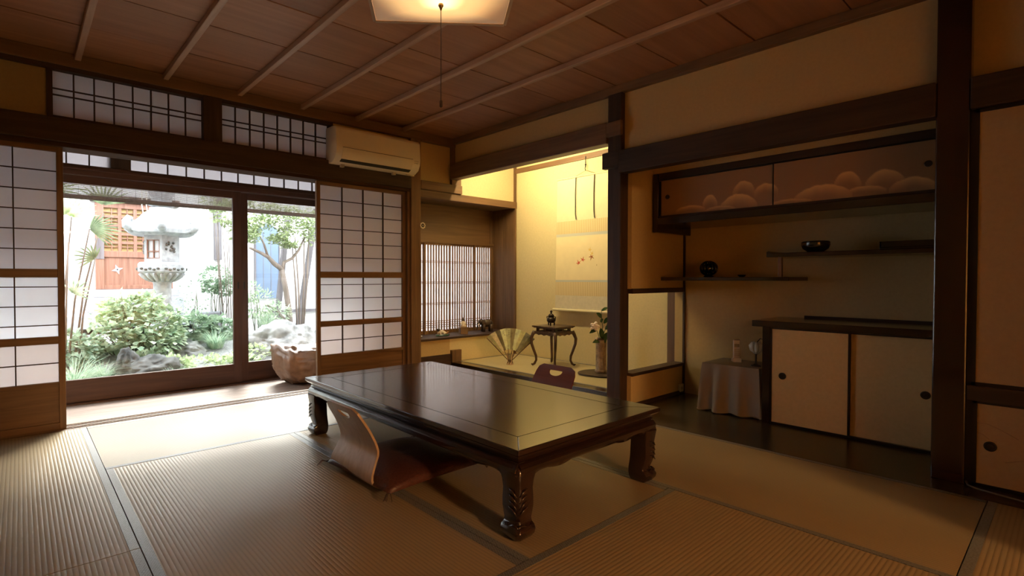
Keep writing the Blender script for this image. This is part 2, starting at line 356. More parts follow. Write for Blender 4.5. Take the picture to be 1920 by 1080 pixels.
# ------------------------------------------------------------------ builders
def tag(o, label=None, cat=None, group=None, kind=None):
    if label: o['label'] = label
    if cat: o['category'] = cat
    if group: o['group'] = group
    if kind: o['kind'] = kind
    return o
def thing(name, label, cat, loc=(0, 0, 0), rz=0.0, group=None, kind=None):
    o = bpy.data.objects.new(name, None); COL.objects.link(o)
    o.location = loc; o.rotation_euler = (0, 0, rz); o.empty_display_size = .05
    return tag(o, label, cat, group, kind)
class MB:
    def __init__(s): s.v = []; s.f = []
    def add(s, v, f):
        k = len(s.v); s.v += [tuple(p) for p in v]; s.f += [tuple(i + k for i in q) for q in f]; return s
    def box(s, x0, x1, y0, y1, z0, z1):
        return s.add([(x0, y0, z0), (x1, y0, z0), (x1, y1, z0), (x0, y1, z0), (x0, y0, z1), (x1, y0, z1), (x1, y1, z1), (x0, y1, z1)],
                     [(0, 3, 2, 1), (4, 5, 6, 7), (0, 1, 5, 4), (1, 2, 6, 5), (2, 3, 7, 6), (3, 0, 4, 7)])
    def tube(s, path, r, n=8, cap=True, flat_=1.0):
        path = [Vector(p) for p in path]; m = len(path)
        rr = r if isinstance(r, (list, tuple)) else [r] * m
        vs, fs = [], []
        t0 = (path[1] - path[0]).normalized()
        u = t0.orthogonal().normalized()
        for i, p in enumerate(path):
            t = (path[min(i + 1, m - 1)] - path[max(i - 1, 0)]).normalized()
            u = (u - t * u.dot(t)); u = u.normalized() if u.length > 1e-6 else t.orthogonal().normalized()
            w = t.cross(u)
            for k in range(n):
                a = 2 * math.pi * k / n
                vs.append(p + (u * math.cos(a) + w * math.sin(a) * flat_) * rr[i])
        for i in range(m - 1):
            for k in range(n):
                fs.append((i * n + k, i * n + (k + 1) % n, (i + 1) * n + (k + 1) % n, (i + 1) * n + k))
        if cap: fs += [tuple(range(n - 1, -1, -1)), tuple((m - 1) * n + k for k in range(n))]
        return s.add(vs, fs)
    def lathe(s, prof, n=24, c=(0, 0, 0), sx=1.0, sy=1.0):
        vs, fs = [], []
        for (r, z) in prof:
            for k in range(n):
                a = 2 * math.pi * k / n
                vs.append((c[0] + r * math.cos(a) * sx, c[1] + r * math.sin(a) * sy, c[2] + z))
        m = len(prof)
        for i in range(m - 1):
            for k in range(n):
                fs.append((i * n + k, i * n + (k + 1) % n, (i + 1) * n + (k + 1) % n, (i + 1) * n + k))
        fs += [tuple(range(n - 1, -1, -1)), tuple((m - 1) * n + k for k in range(n))]
        return s.add(vs, fs)
    def loft(s, rings, closed=True):
        n = len(rings[0]); vs = [p for r in rings for p in r]; fs = []
        for i in range(len(rings) - 1):
            for k in range(n if closed else n - 1):
                fs.append((i * n + k, i * n + (k + 1) % n, (i + 1) * n + (k + 1) % n, (i + 1) * n + k))
        if closed: fs += [tuple(range(n - 1, -1, -1)), tuple((len(rings) - 1) * n + k for k in range(n))]
        return s.add(vs, fs)
    def prism(s, poly, plane, a0, a1):
        """poly 2-D outline in 'xy','xz','yz'; extruded a0..a1 on the third axis."""
        def P(q, a): return {'xy': (q[0], q[1], a), 'xz': (q[0], a, q[1]), 'yz': (a, q[0], q[1])}[plane]
        n = len(poly)
        return s.add([P(q, a0) for q in poly] + [P(q, a1) for q in poly],
                     [tuple(range(n - 1, -1, -1)), tuple(range(n, 2 * n))] + [(k, (k + 1) % n, n + (k + 1) % n, n + k) for k in range(n)])
    def ball(s, c, r, nu=12, nv=8):
        rx, ry, rz_ = r if isinstance(r, (tuple, list)) else (r, r, r)
        prof = []
        vs, fs = [], []
        for j in range(1, nv):
            a = math.pi * j / nv
            for k in range(nu):
                b = 2 * math.pi * k / nu
                vs.append((c[0] + rx * math.sin(a) * math.cos(b), c[1] + ry * math.sin(a) * math.sin(b), c[2] - rz_ * math.cos(a)))
        vs += [(c[0], c[1], c[2] - rz_), (c[0], c[1], c[2] + rz_)]
        L = len(vs)
        for j in range(nv - 2):
            for k in range(nu): fs.append((j * nu + k, j * nu + (k + 1) % nu, (j + 1) * nu + (k + 1) % nu, (j + 1) * nu + k))
        for k in range(nu):
            fs.append((L - 2, (k + 1) % nu, k)); fs.append((L - 1, (nv - 2) * nu + k, (nv - 2) * nu + (k + 1) % nu))
        return s.add(vs, fs)
    def xform(s, mat):
        s.v = [tuple(mat @ Vector(p)) for p in s.v]; return s
    def mesh(s, name, mat, smooth=False, bevel=0, seg=2, recalc=True):
        me = bpy.data.meshes.new(name); me.from_pydata(s.v, [], s.f)
        if bevel or recalc:
            bm = bmesh.new(); bm.from_mesh(me)
            if recalc: bmesh.ops.recalc_face_normals(bm, faces=bm.faces)
            if bevel:
                ed = [e for e in bm.edges if len(e.link_faces) == 2 and e.calc_face_angle(0) > R(35)]
                bmesh.ops.bevel(bm, geom=ed, offset=bevel, segments=seg, affect='EDGES', profile=.5, clamp_overlap=True)
            bm.to_mesh(me); bm.free()
        me.materials.append(MATS[mat] if isinstance(mat, str) else mat)
        if smooth:
            for p in me.polygons: p.use_smooth = True
            if smooth == 'auto':
                try: me.set_sharp_from_angle(angle=R(40))
                except Exception: pass
        return me
    def build(s, name, mat, parent=None, smooth=False, bevel=0, seg=2, recalc=True):
        o = bpy.data.objects.new(name, s.mesh(name, mat, smooth, bevel, seg, recalc)); COL.objects.link(o)
        if parent: o.parent = parent
        return o
def bx(name, mat, x0, x1, y0, y1, z0, z1, parent=None, bevel=0):
    return MB().box(x0, x1, y0, y1, z0, z1).build(name, mat, parent, bevel=bevel)
def inst(name, me, loc, parent=None, rot=(0, 0, 0), scale=(1, 1, 1)):
    o = bpy.data.objects.new(name, me); COL.objects.link(o); o.location = loc; o.rotation_euler = rot; o.scale = scale
    if parent: o.parent = parent
    return o
def struct(o, label, cat): return tag(o, label, cat, kind='structure')
def inpoly(p, poly):
    x, y = p; c = False; n = len(poly)
    for i in range(n):
        x1, y1 = poly[i]; x2, y2 = poly[i - 1]
        if (y1 > y) != (y2 > y) and x < (x2 - x1) * (y - y1) / (y2 - y1) + x1: c = not c
    return c
def sheet(outline, holes, step, fn, thick, parent_name, mat, parent=None, smooth='auto'):
    """flat outline with holes in (s,t), filled with a fine mesh, bent by fn(s,t) -> (point, normal), given a thickness."""
    pts = []; edges = []
    for loop in [outline] + holes:
        k = len(pts); pts += [Vector(q) for q in loop]; edges += [(k + i, k + (i + 1) % len(loop)) for i in range(len(loop))]
    xs = [q[0] for q in outline]; ys = [q[1] for q in outline]
    x = min(xs) + step * .5
    while x < max(xs):
        y = min(ys) + step * .5
        while y < max(ys):
            if inpoly((x, y), outline) and not any(inpoly((x, y), h) for h in holes):
                if all((Vector((x, y)) - q).length > step * .45 for q in pts[:sum(len(l) for l in [outline] + holes)]): pts.append(Vector((x, y)))
            y += step
        x += step
    vs, es, fs, *_ = delaunay_2d_cdt(pts, edges, [], 0, 1e-6)
    tri = [f for f in fs if (lambda c: inpoly(c, outline) and not any(inpoly(c, h) for h in holes))((sum(vs[i][0] for i in f) / 3, sum(vs[i][1] for i in f) / 3))]
    top, bot = [], []
    for q in vs:
        p, nrm = fn(q[0], q[1]); p = Vector(p); nrm = Vector(nrm).normalized()
        top.append(p + nrm * thick / 2); bot.append(p - nrm * thick / 2)
    n = len(vs); cnt = {}
    for f in tri:
        for a, b in ((f[0], f[1]), (f[1], f[2]), (f[2], f[0])): cnt[(a, b)] = 1
    faces = [tuple(f) for f in tri] + [tuple(n + i for i in reversed(f)) for f in tri]
    for (a, b) in cnt:
        if (b, a) not in cnt: faces.append((b, a, n + a, n + b))
    mb = MB(); mb.add(top + bot, faces)
    return mb.build(parent_name, mat, parent, smooth=smooth)
# ================================================================== SETTING
XL, YB, ZC = -0.72, -0.74, 2.345          # left wall, back partition, ceiling boards
YW = 4.13                                  # garden wall, room face of the plaster
XR = 3.345                                 # alcove wall, room face of the plaster

# ---- floor: tatami mats
floor = struct(bx('floor', 'soil', XL - .1, 3.118, -5.9, 4.10, -.12, -.052), 'straw mat floor of the room under the low table', 'floor')
# every border strip is made along Y and every mat body in place
def mat_piece(x0, x1, y0, y1, along):
    g = .0015
    w = .032
    if along == 'y':
        body = (x0 + w, x1 - w, y0 + g, y1 - g); strips = [(x0 + g, x0 + w, y0 + g, y1 - g), (x1 - w, x1 - g, y0 + g, y1 - g)]
    else:
        body = (x0 + g, x1 - g, y0 + w, y1 - w); strips = [(x0 + g, x1 - g, y0 + g, y0 + w), (x0 + g, x1 - g, y1 - w, y1 - g)]
    m = bx('tatami_mat', 'tatami_' + along, *body, -.05, 0, floor)
    for q in strips: bx('cloth_border', 'mat_border', *q, -.05, .0012, m, bevel=.001)
X1, X2, X3, X4 = .31, 1.265, 2.215, 3.118
for a in [(-.645, X1, 2.126, 4.08, 'y'), (-.645, X1, .215, 2.126, 'y'), (X1, X2, 1.19, 3.115, 'y'), (X2, X3, 1.19, 3.115, 'y'),
          (X1, X3, 3.115, 4.08, 'x'), (X1, X3, .24, 1.19, 'x'), (X3, X4, .24, 2.15, 'y'), (X3, X4, 2.15, 4.08, 'y'),
          (1.21, X4, -.71, .24, 'x'), (-.645, 1.21, -.71, .215, 'x')]:
    mat_piece(*a)
bx('floor_strip', 'brown_y', XL, -.645, -.71, 4.08, -.05, 0, floor)
bx('back_room_floor', 'tatami_x', XL, X4, -5.82, -.80, -.05, 0, floor)
bx('threshold', 'brown_x', XL, X4, -.80, -.71, -.05, 0, floor)

# sill with sliding grooves between room and veranda
sill = struct(bx('trim_1', 'brown_x', XL, 2.80, 4.08, 4.27, -.05, -.006), 'grooved wooden sill under the paper screens', 'sill')
for y0, y1 in ((4.081, 4.103), (4.128, 4.136), (4.160, 4.178), (4.203, 4.211), (4.236, 4.27)):
    bx('sill_rib', 'brown_x', XL, 2.80, y0, y1, -.006, .001, sill)

# veranda boards
ver = struct(thing('floor_veranda', 'polished board floor of the veranda beyond the paper screens', 'floor'), None, None)
yv = 4.27
for i in range(6):
    w = .142
    bx('floor_plank', 'veranda_wood', -2.4, 2.90, yv + .0012, yv + w - .0012, -.075, -.040, ver, bevel=.0015); yv += w
bx('subfloor', 'soil', -2.4, 2.9, 4.2, 5.13, -.12, -.08, ver)

# alcove side board floor
struct(bx('floor_alcove', 'alcove_board', 3.118, 4.18, .30, 2.13, -.06, .002), 'dark polished board floor under the staggered shelves', 'floor')
struct(bx('floor_alcove_edge', 'brown_y', 3.119, 3.302, 2.131, 4.12, -.06, .002), 'narrow board strip in front of the raised picture alcove', 'floor')
struct(bx('floor_closet', 'dark_y', 3.118, 3.40, -5.82, .299, -.06, .004), 'dark grooved sill under the closet doors', 'floor')

# ---- ceiling
ceil = struct(thing('ceiling', 'brown board ceiling with slim battens crossing over the room', 'ceiling'), None, None)
bats = [-.68, -.196, .29, .776, 1.262, 1.748, 2.234, 2.72]
edges_x = [XL - .05] + bats[1:] + [XR + .05]
ys = [4.14] + [3.61 - .47 * k for k in range(12)]
for i in range(len(edges_x) - 1):
    for k in range(12):
        y1, y0 = ys[k], ys[k + 1]
        if y1 < YB - .05: continue
        dz = rnd.uniform(0, .004)
        bx('ceiling_board', 'ceiling_board', edges_x[i] + .001, edges_x[i + 1] - .001, y0 + .0042, y1 - .0042, ZC + dz, ZC + .012 + dz, ceil)
bx('upper_backing', 'dark_slot', XL - .1, XR + .1, YB - .2, 4.2, ZC + .018, ZC + .05, ceil)
for x in bats[1:]:
    bx('ceiling_batten', 'batten', x - .017, x + .017, YB, 4.10, ZC - .036, ZC, ceil, bevel=.004)
bx('cornice', 'cornice_x', XL, XR, 4.085, 4.16, 2.262, ZC, ceil, bevel=.004)
bx('cornice', 'cornice_y', 3.302, 3.38, YB, 4.085, 2.288, ZC, ceil, bevel=.004)
bx('cornice', 'cornice_y', XL - .02, XL + .04, YB, 4.085, 2.288, ZC, ceil, bevel=.004)

# ---- garden wall
wg = struct(thing('wall_garden', 'plaster wall with lintel and paper transoms facing the garden', 'wall'), None, None)
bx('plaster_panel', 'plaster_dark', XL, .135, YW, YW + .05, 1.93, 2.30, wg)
bx('plaster_panel', 'plaster', 2.015, 3.345, YW, YW + .05, 1.89, 2.30, wg)
bx('plaster_panel', 'plaster', 2.91, 3.30, YW, YW + .05, -.05, .335, wg)
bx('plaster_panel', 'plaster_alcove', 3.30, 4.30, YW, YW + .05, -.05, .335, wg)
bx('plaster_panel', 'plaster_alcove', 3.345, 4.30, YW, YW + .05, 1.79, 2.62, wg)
bx('transom_head', 'dark_x', XL, 2.02, 4.10, 4.19, 2.235, 2.30, wg)
bx('lintel_face', 'dark_x', XL, 2.80, 4.078, 4.128, 1.79, 1.935, wg, bevel=.004)
bx('lintel_track', 'rough_x', XL, 2.80, 4.095, 4.262, 1.762, 1.792, wg, bevel=.002)
bx('lintel_core', 'dark_x', XL, 2.80, 4.128, 4.24, 1.792, 1.945, wg)
bx('lintel_face', 'brown_x', 2.912, 3.425, 4.078, 4.128, 1.80, 1.885, wg, bevel=.004)
bx('lintel_core', 'plaster', 2.80, 3.30, 4.14, 4.18, 1.80, 2.3, wg)
bx('strut', 'dark_z', 1.012, 1.138, 4.085, 4.20, 1.935, 2.262, wg, bevel=.004)
bx('strut', 'dark_z', .135, .165, 4.105, 4.19, 1.935, 2.26, wg)
bx('strut', 'dark_z', 1.987, 2.017, 4.105, 4.19, 1.935, 2.26, wg)
bx('post', 'brown_z', 2.800, 2.912, 4.080, 4.20, -.05, 2.262, wg, bevel=.006)
bx('end_post', 'dark_z', XL - .03, XL + .045, 4.08, 4.25, -.05, 2.30, wg)
# picture alcove's engaged post, cut by the reading-alcove opening
bx('engaged_post', 'brown_z', 3.305, 3.430, 4.095, 4.135, 0, .222, wg, bevel=.003)
bx('engaged_post', 'brown_z', 3.305, 3.425, 4.095, 4.135, 1.885, 2.29, wg, bevel=.003)

# transom windows: lattice over paper
def transom(idx, x0, x1, z0, z1, lab):
    t = struct(thing('window_%d' % idx, lab, 'window'), None, None)
    bx('paper_pane', 'transom_paper', x0, x1, 4.150, 4.1505, z0, z1, t)
    n = 8
    for i in range(1, n):
        x = x0 + (x1 - x0) * i / n
        bx('muntin', 'dark_z', x - .004, x + .004, 4.130, 4.149, z0, z1, t)
    for z in (z0 + (z1 - z0) * .46, z0 + (z1 - z0) * .60):
        bx('muntin', 'dark_x', x0, x1, 4.128, 4.138, z - .004, z + .004, t)
    fr = MB().box(x0 - .004, x1 + .004, 4.125, 4.155, z0 - .012, z0).box(x0 - .004, x1 + .004, 4.125, 4.155, z1, z1 + .004)
    fr.build('frame', 'dark_x', t)
transom(1, .165, 1.012, 1.957, 2.234, 'wide paper transom above the left paper screen and glass door')
transom(2, 1.138, 1.987, 1.957, 2.234, 'paper transom between the short strut and the air conditioner')

# paper screens
def shoji(idx, x0, x1, yc, lab):
    d = struct(thing('door_%d' % idx, lab, 'paper screen', (x0, yc, .001)), None, None)
    w = x1 - x0; t = .015; st = .034
    zt = 1.764
    for a in (0, w - st): bx('stile', 'shoji_z', a, a + st, -t, t, 0, zt, d, bevel=.002)
    for z0, z1 in ((0, .042), (.272, .298), (.538, .584), (.952, 1.004), (1.732, zt)):
        bx('rail', 'shoji_x', st, w - st, -t, t, z0, z1, d, bevel=.002)
    bx('wood_panel', 'shoji_x', st, w - st, -.004, .006, .042, .272, d)
    secs = [('shoji_paper', 1.004, 1.732, [1.004 + .1213 * k for k in range(1, 6)]),
            ('shoji_mid', .584, .952, [.893, .774, .655]),
            ('shoji_low', .298, .538, [.417])]
    for mt, z0, z1, hs in secs:
        bx('paper_pane', mt, st, w - st, .0085, .0088, z0, z1, d)
        for i in (1, 2, 3):
            x = st + (w - 2 * st) * i / 4
            bx('muntin', 'dark_z', x - .0035, x + .0035, -.009, .0083, z0, z1, d)
        for z in hs: bx('muntin', 'dark_x', st, w - st, -.0095, .004, z - .003, z + .003, d)
    return d
shoji(1, -.675, .212, 4.146, 'paper screen with wooden base panel left of the garden view')
shoji(2, 1.884, 2.770, 4.146, 'paper screen standing between the leather pouf and the brown post')
bx('jamb', 'brown_z', 2.772, 2.800, 4.10, 4.20, -.05, 1.80, wg)

# ---- outer veranda wall: glass doors, head beam, paper strip
YG = 5.15
wo = struct(thing('wall_veranda', 'dark timber frame around the glass doors of the veranda', 'wall'), None, None)
bx('head_beam', 'outer_x', -2.4, 2.90, 5.085, 5.215, 1.758, 1.838, wo, bevel=.003)
bx('head_lip', 'outer_x', -2.4, 2.90, 5.070, 5.086, 1.800, 1.812, wo)
bx('door_sill', 'outer_x', -2.4, 2.90, 5.06, 5.24, -.10, -.03, wo)
bx('strip_post', 'dark_z', .567, .706, 5.09, 5.20, 1.838, 2.35, wo)
bx('upper_beam', 'outer_x', -2.4, 2.90, 5.09, 5.20, 2.25, 2.40, wo)
bx('end_wall', 'plaster', 2.851, 2.905, 4.20, 5.20, -.12, 2.42, wo)
bx('end_wall', 'plaster', -2.46, -2.40, 4.10, 5.20, -.12, 2.42, wo)
bx('veranda_ceiling', 'cornice_x', -2.46, 2.905, 4.19, 5.20, 2.40, 2.43, wo)
bx('veranda_side_wall', 'plaster', -2.46, XL - .03, 4.14, 4.19, -.12, 2.42, wo)
ws = struct(thing('window_3', 'narrow row of white panes above the glass doors', 'window'), None, None)
for a, b in ((-2.4, .567), (.706, 2.851)):
    bx('paper_pane', 'strip_paper', a, b, 5.155, 5.1555, 1.838, 2.25, ws)
    x = .284 if a < 0 else .837
    xs = [x + .146 * k for k in range(-18, 18)]
    for q in xs:
        if a + .02 < q < b - .02: bx('muntin', 'dark_z', q - .005, q + .005, 5.135, 5.154, 1.838, 2.25, ws)
def glassdoor(idx, x0, x1, yc, lab, pull=None):
    d = struct(thing('door_%d' % idx, lab, 'glass door', (x0, yc, -.03)), None, None)
    w = x1 - x0; t = .017; st = .072
    for a in (0, w - st): bx('stile', 'outer_z', a, a + st, -t, t, 0, 1.785, d, bevel=.002)
    bx('rail', 'outer_x', st, w - st, -t, t, 1.722, 1.785, d, bevel=.002)
    bx('rail', 'outer_x', st, w - st, -t, t, 0, .178, d, bevel=.002)
    bx('glass_pane', 'window_glass', st, w - st, -.002, .002, .178, 1.722, d)
    if pull is not None: bx('finger_pull', 'black_lacquer', pull - .007, pull + .007, -t - .003, -t + .002, .88, .945, d)
glassdoor(3, -.16, 1.582, YG - .02, 'large glass door showing the stone lantern', 1.742 - .03)
glassdoor(4, 1.583, 2.849, YG + .018, 'glass door behind the paper screen showing the crooked tree', .036)
glassdoor(5, -1.9, -.161, YG + .018, 'unseen glass door added for daylight behind the left paper screen')  # extra door out of view, added to let more daylight in

# ---- reading alcove (recessed window)
wr = struct(thing('wall_reading_alcove', 'timber lined window recess beside the picture alcove', 'wall'), None, None)
bx('head_board', 'brown_x', 2.912, 4.250, 4.098, 4.16, 1.728, 1.800, wr, bevel=.003)
bx('soffit', 'cedar_x', 2.912, 4.250, 4.16, 4.52, 1.735, 1.76, wr)
bx('cedar_panel', 'cedar_x', 2.90, 4.230, 4.475, 4.51, 1.345, 1.74, wr)
bx('panel_batten', 'cedar_z', 4.175, 4.20, 4.462, 4.476, 1.35, 1.735, wr)
bx('panel_rail', 'cedar_x', 2.90, 4.230, 4.455, 4.52, 1.325, 1.352, wr)
bx('side_board', 'cedar_z', 4.222, 4.26, 4.135, 4.30, .34, 1.735, wr, bevel=.002)
bx('side_board', 'cedar_z', 4.222, 4.26, 4.302, 4.52, .34, 1.735, wr, bevel=.002)
bx('side_board', 'cedar_z', 2.87, 2.909, 4.20, 4.52, .10, 1.735, wr)
bx('outer_skin', 'plaster', 2.87, 4.32, 4.52, 4.57, -.2, .335, wr)
bx('outer_skin', 'plaster', 2.87, 4.32, 4.52, 4.57, 1.36, 2.45, wr)
struct(bx('trim_2', 'dark_x', 2.905, 4.222, 4.112, 4.52, .335, .357, bevel=.003), 'dark polished ledge under the slatted window', 'sill')
struct(bx('baseboard_garden', 'dark_x', 2.912, 3.304, 4.112, 4.129, .004, .185), 'dark baseboard between the brown post and the picture alcove', 'baseboard')
win = struct(thing('window_4', 'slatted paper window of the recess behind the small figurines', 'window'), None, None)
px = [2.912, 3.229, 3.574, 3.931, 4.221]
for i in range(4):
    a, b = px[i], px[i + 1]; yy = 4.478 if i % 2 else 4.490; s = .022
    fr = MB().box(a, a + s, yy - .012, yy + .012, .357, 1.326).box(b - s if i == 3 else b - .004, b, yy - .012, yy + .012, .357, 1.326)
    fr.box(a + s, b, yy - .0115, yy + .0115, .357, .392).box(a + s, b, yy - .0115, yy + .0115, 1.305, 1.326)
    sash = fr.build('sash', 'shoji_z', win)
    bx('paper_pane', 'shoin_paper', a + s, b - .004, yy + .0095, yy + .0098, .392, 1.305, sash)
    n = 9 if i else 7
    n = max(3, round((b - a - s) / .0345))
    for k in range(1, n):
        x = a + s + (b - a - s) * k / n
        bx('slat', 'shoji_z', x - .0058, x + .0058, yy - .009, yy + .009, .392, 1.305, sash)
    for z in (1.118, 1.132, .895, .909, .671, .685, .425, .447, .469, .491):
        bx('lattice_bar', 'shoji_x', a + s, b - .004, yy - .0095, yy - .004, z - .0036, z + .0036, sash)

# ---- picture alcove (tokonoma)
wt = struct(thing('wall_picture_alcove', 'glowing yellow plaster walls of the raised picture alcove', 'wall'), None, None)
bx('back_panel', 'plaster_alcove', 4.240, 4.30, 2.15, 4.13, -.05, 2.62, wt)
bx('ceiling_panel', 'cedar_x', 3.36, 4.30, 2.15, 4.18, 2.60, 2.63, wt)
bx('picture_rail', 'brown_y', 4.222, 4.240, 2.20, 4.13, 2.118, 2.168, wt)
bx('corner_post', 'brown_z', 4.218, 4.241, 4.105, 4.131, .10, 2.60, wt)
bx('corner_post', 'cedar_z', 4.185, 4.241, 2.201, 2.272, .10, 2.60, wt, bevel=.003)
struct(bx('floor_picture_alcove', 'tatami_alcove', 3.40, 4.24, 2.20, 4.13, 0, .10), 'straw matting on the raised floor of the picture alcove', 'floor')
wb = struct(thing('trim_3', 'dark lacquered front edge beam of the raised picture alcove', 'beam'), None, None)
bx('edge_beam', 'lacquer_y', 3.303, 3.40, 2.262, 4.128, .003, .102, wb, bevel=.004)
for y0, y1, x0, x1 in ((2.215, 4.125, 4.222, 4.238),): bx('back_border', 'mat_border', x0, x1, y0, y1, .1005, .1025, wb)
bx('side_border', 'mat_border', 3.41, 4.22, 4.112, 4.128, .1005, .1025, wb)
bx('front_border', 'mat_border', 3.402, 3.43, 2.22, 4.11, .1005, .1025, wb)

# ---- partition with opening
wp = struct(thing('wall_partition', 'plaster partition with a low framed opening beside the dark post', 'wall'), None, None)
for a in ((3.39, 4.24, .87, 2.62), (3.39, 4.24, -.05, .23), (4.176, 4.24, .25, .835)):
    bx('plaster_panel', 'plaster', a[0], a[1], 2.12, 2.20, a[2], a[3], wp)
bx('opening_head', 'dark_x', 3.39, 4.175, 2.108, 2.206, .835, .872, wp, bevel=.002)
bx('opening_sill', 'dark_x', 3.39, 4.175, 2.108, 2.206, .228, .252, wp, bevel=.002)
bx('corner_strip', 'dark_z', 4.155, 4.172, 2.106, 2.121, .002, 1.40, wp)
bx('skirting', 'dark_x', 3.41, 4.172, 2.108, 2.121, .002, .028, wp)

# ---- shelf alcove shell and wall above
wsx = struct(thing('wall_right', 'brown plaster wall above the long dark beam and behind the shelves', 'wall'), None, None)
bx('plaster_panel', 'plaster', XR, XR + .05, .39, 2.21, 1.80, 2.62, wsx)
bx('plaster_panel', 'plaster', XR, XR + .05, YB - .1, .39, 1.80, 2.40, wsx)
bx('plaster_panel', 'plaster', XR, XR + .05, 2.21, 4.14, 2.02, 2.62, wsx)
bx('back_panel', 'plaster', 4.170, 4.23, .30, 2.12, -.05, 1.76, wsx)
bx('side_panel', 'plaster', 3.35, 4.20, .33, .39, -.05, 1.80, wsx)
bx('soffit_panel', 'plaster', 3.36, 4.20, .33, 2.12, 1.80, 1.83, wsx)
bx('hanging_panel', 'plaster', 3.672, 3.70, .39, 2.12, 1.733, 1.80, wsx)
bx('back_room_wall', 'plaster', XR, XR + .05, -5.9, YB - .1, 0, 2.40, wsx)
# dark posts and beams on this wall
pm = struct(thing('trim_4', 'dark square post between the picture alcove and the shelves', 'post'), None, None)
bx('post_shaft', 'dark_z', 3.300, 3.410, 2.152, 2.266, .001, 2.29, pm, bevel=.007)
pr = struct(thing('trim_5', 'thick dark post right of the staggered shelves', 'post'), None, None)
bx('post_shaft', 'lacquer_z', 3.270, 3.392, .328, .446, .001, 2.29, pr, bevel=.006)
bx('latch', 'hardware', 3.300, 3.322, .316, .329, .735, .775, pr)
b1 = struct(thing('trim_6', 'thick brown lintel beam across the front of the picture alcove', 'beam'), None, None)
bx('beam_body', 'brown_y', 3.275, 3.375, 2.262, 4.094, 1.935, 2.088, b1, bevel=.006)
bx('beam_end', 'brown_y', 3.272, 3.300, 2.140, 2.262, 1.978, 2.082, b1, bevel=.003)
b2 = struct(thing('trim_7', 'long dark beam above the cloud painted cupboard', 'beam'), None, None)
bx('beam_body', 'dark_y', 3.258, 3.345, .446, 2.150, 1.702, 1.862, b2, bevel=.006)
bx('beam_end', 'dark_y', 3.258, 3.300, 2.150, 2.285, 1.745, 1.862, b2, bevel=.003)
bx('beam_body', 'dark_y', 3.255, 3.345, YB, .328, 1.708, 1.850, b2, bevel=.006)
bx('beam_core', 'dark_y', 3.30, 3.36, .446, 2.150, 1.71, 1.80, b2)

# ---- left wall, back partition and the adjoining room that the camera stands towards
wl = struct(thing('wall_left', 'plaster wall on the side of the room outside the picture', 'wall'), None, None)
bx('plaster_panel', 'plaster', XL - .06, XL, -5.9, 4.16, -.05, 2.40, wl)
wk = struct(thing('wall_back', 'sliding door partition behind the camera with an open middle', 'wall'), None, None)
bx('sliding_panel', 'fusuma_paper', 2.22, XR, YB - .05, YB - .01, 0, 1.77, wk)
bx('sliding_panel', 'fusuma_paper', XL, .30, YB - .05, YB - .01, 0, 1.77, wk)
bx('lintel', 'dark_x', XL, XR, YB - .07, YB + .02, 1.77, 1.90, wk)
bx('plaster_panel', 'plaster', XL, XR, YB - .05, YB, 1.90, 2.36, wk)
bx('far_wall', 'plaster', XL, XR, -5.90, -5.82, -.05, 2.40, wk)
bx('far_ceiling', 'ceiling_board', XL - .05, XR + .05, -5.9, YB - .05, 2.36, 2.40, wk)

# ---- closet doors beyond the thick post
def fusuma(idx, y0, y1, z0, z1, lab, fz):
    d = struct(thing('door_%d' % idx, lab, 'sliding door'), None, None)
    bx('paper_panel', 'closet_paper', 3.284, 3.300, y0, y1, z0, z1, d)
    f = .014
    for a in ((y1 - f, y1, z0, z1), (y0, y0 + f, z0, z1)): bx('frame_stile', 'black_lacquer', 3.279, 3.303, a[0], a[1], a[2], a[3], d)
    for a in ((z0, z0 + fz), (z1 - fz, z1)): bx('frame_rail', 'black_lacquer', 3.279, 3.303, y0, y1, a[0], a[1], d)
    return d
fusuma(6, -.59, .312, .462, 1.706, 'tall plain closet door right of the thick dark post', .016)
d7 = fusuma(7, -.59, .305, .010, .394, 'low closet door with a round pull beside the floor cable', .012)
def pull(parent, x, y, z, r):
    MB().lathe([(r, 0), (r, .003), (r * .86, .0045), (r * .8, .0015), (.0008, .0012)], 20).xform(Matrix.Translation((x, y, z)) @ Matrix.Rotation(R(-90), 4, 'Y')).build('round_pull', 'black_lacquer', parent, smooth='auto')
    MB().lathe([(r * .42, .0012), (r * .42, .003), (r * .3, .004), (.0008, .0042)], 14).xform(Matrix.Translation((x, y, z)) @ Matrix.Rotation(R(-90), 4, 'Y')).build('pull_boss', 'hardware', parent, smooth='auto')
pull(d7, 3.284, .247, .196, .022)
for k, pts in enumerate([[(.298, .292), (.262, .296), (.215, .276), (.16, .245)], [(.296, .255), (.272, .245), (.25, .225)], [(.20, .135), (.15, .155), (.10, .16)]]):
    MB().tube([(3.2838, y, z) for y, z in pts], .0016, 6).build('painted_line', 'paint_line', d7)
t8 = struct(thing('trim_8', 'dark rail between the two tiers of closet doors', 'rail'), None, None)
bx('rail', 'dark_y', 3.268, 3.34, -.60, .326, .394, .462, t8, bevel=.003)
bx('jamb', 'black_lacquer', 3.29, 3.34, .306, .328, .0045, 1.706, t8)

# unseen roof slab added (keeps sun and sky off the ceiling, throws the eave's shade into the garden)
rf = struct(thing('roof', 'unseen roof slab added to block sun and sky above the veranda', 'roof'), None, None)
MB().add([(-3.5, -6.4, 3.4), (6.5, -6.4, 3.4), (6.5, 5.75, 2.50), (-3.5, 5.75, 2.50), (-3.5, -6.4, 3.5), (6.5, -6.4, 3.5), (6.5, 5.75, 2.58), (-3.5, 5.75, 2.58)],
         [(0, 3, 2, 1), (4, 5, 6, 7), (0, 1, 5, 4), (1, 2, 6, 5), (2, 3, 7, 6), (3, 0, 4, 7)]).build('roof_slab', 'cornice_y', rf)

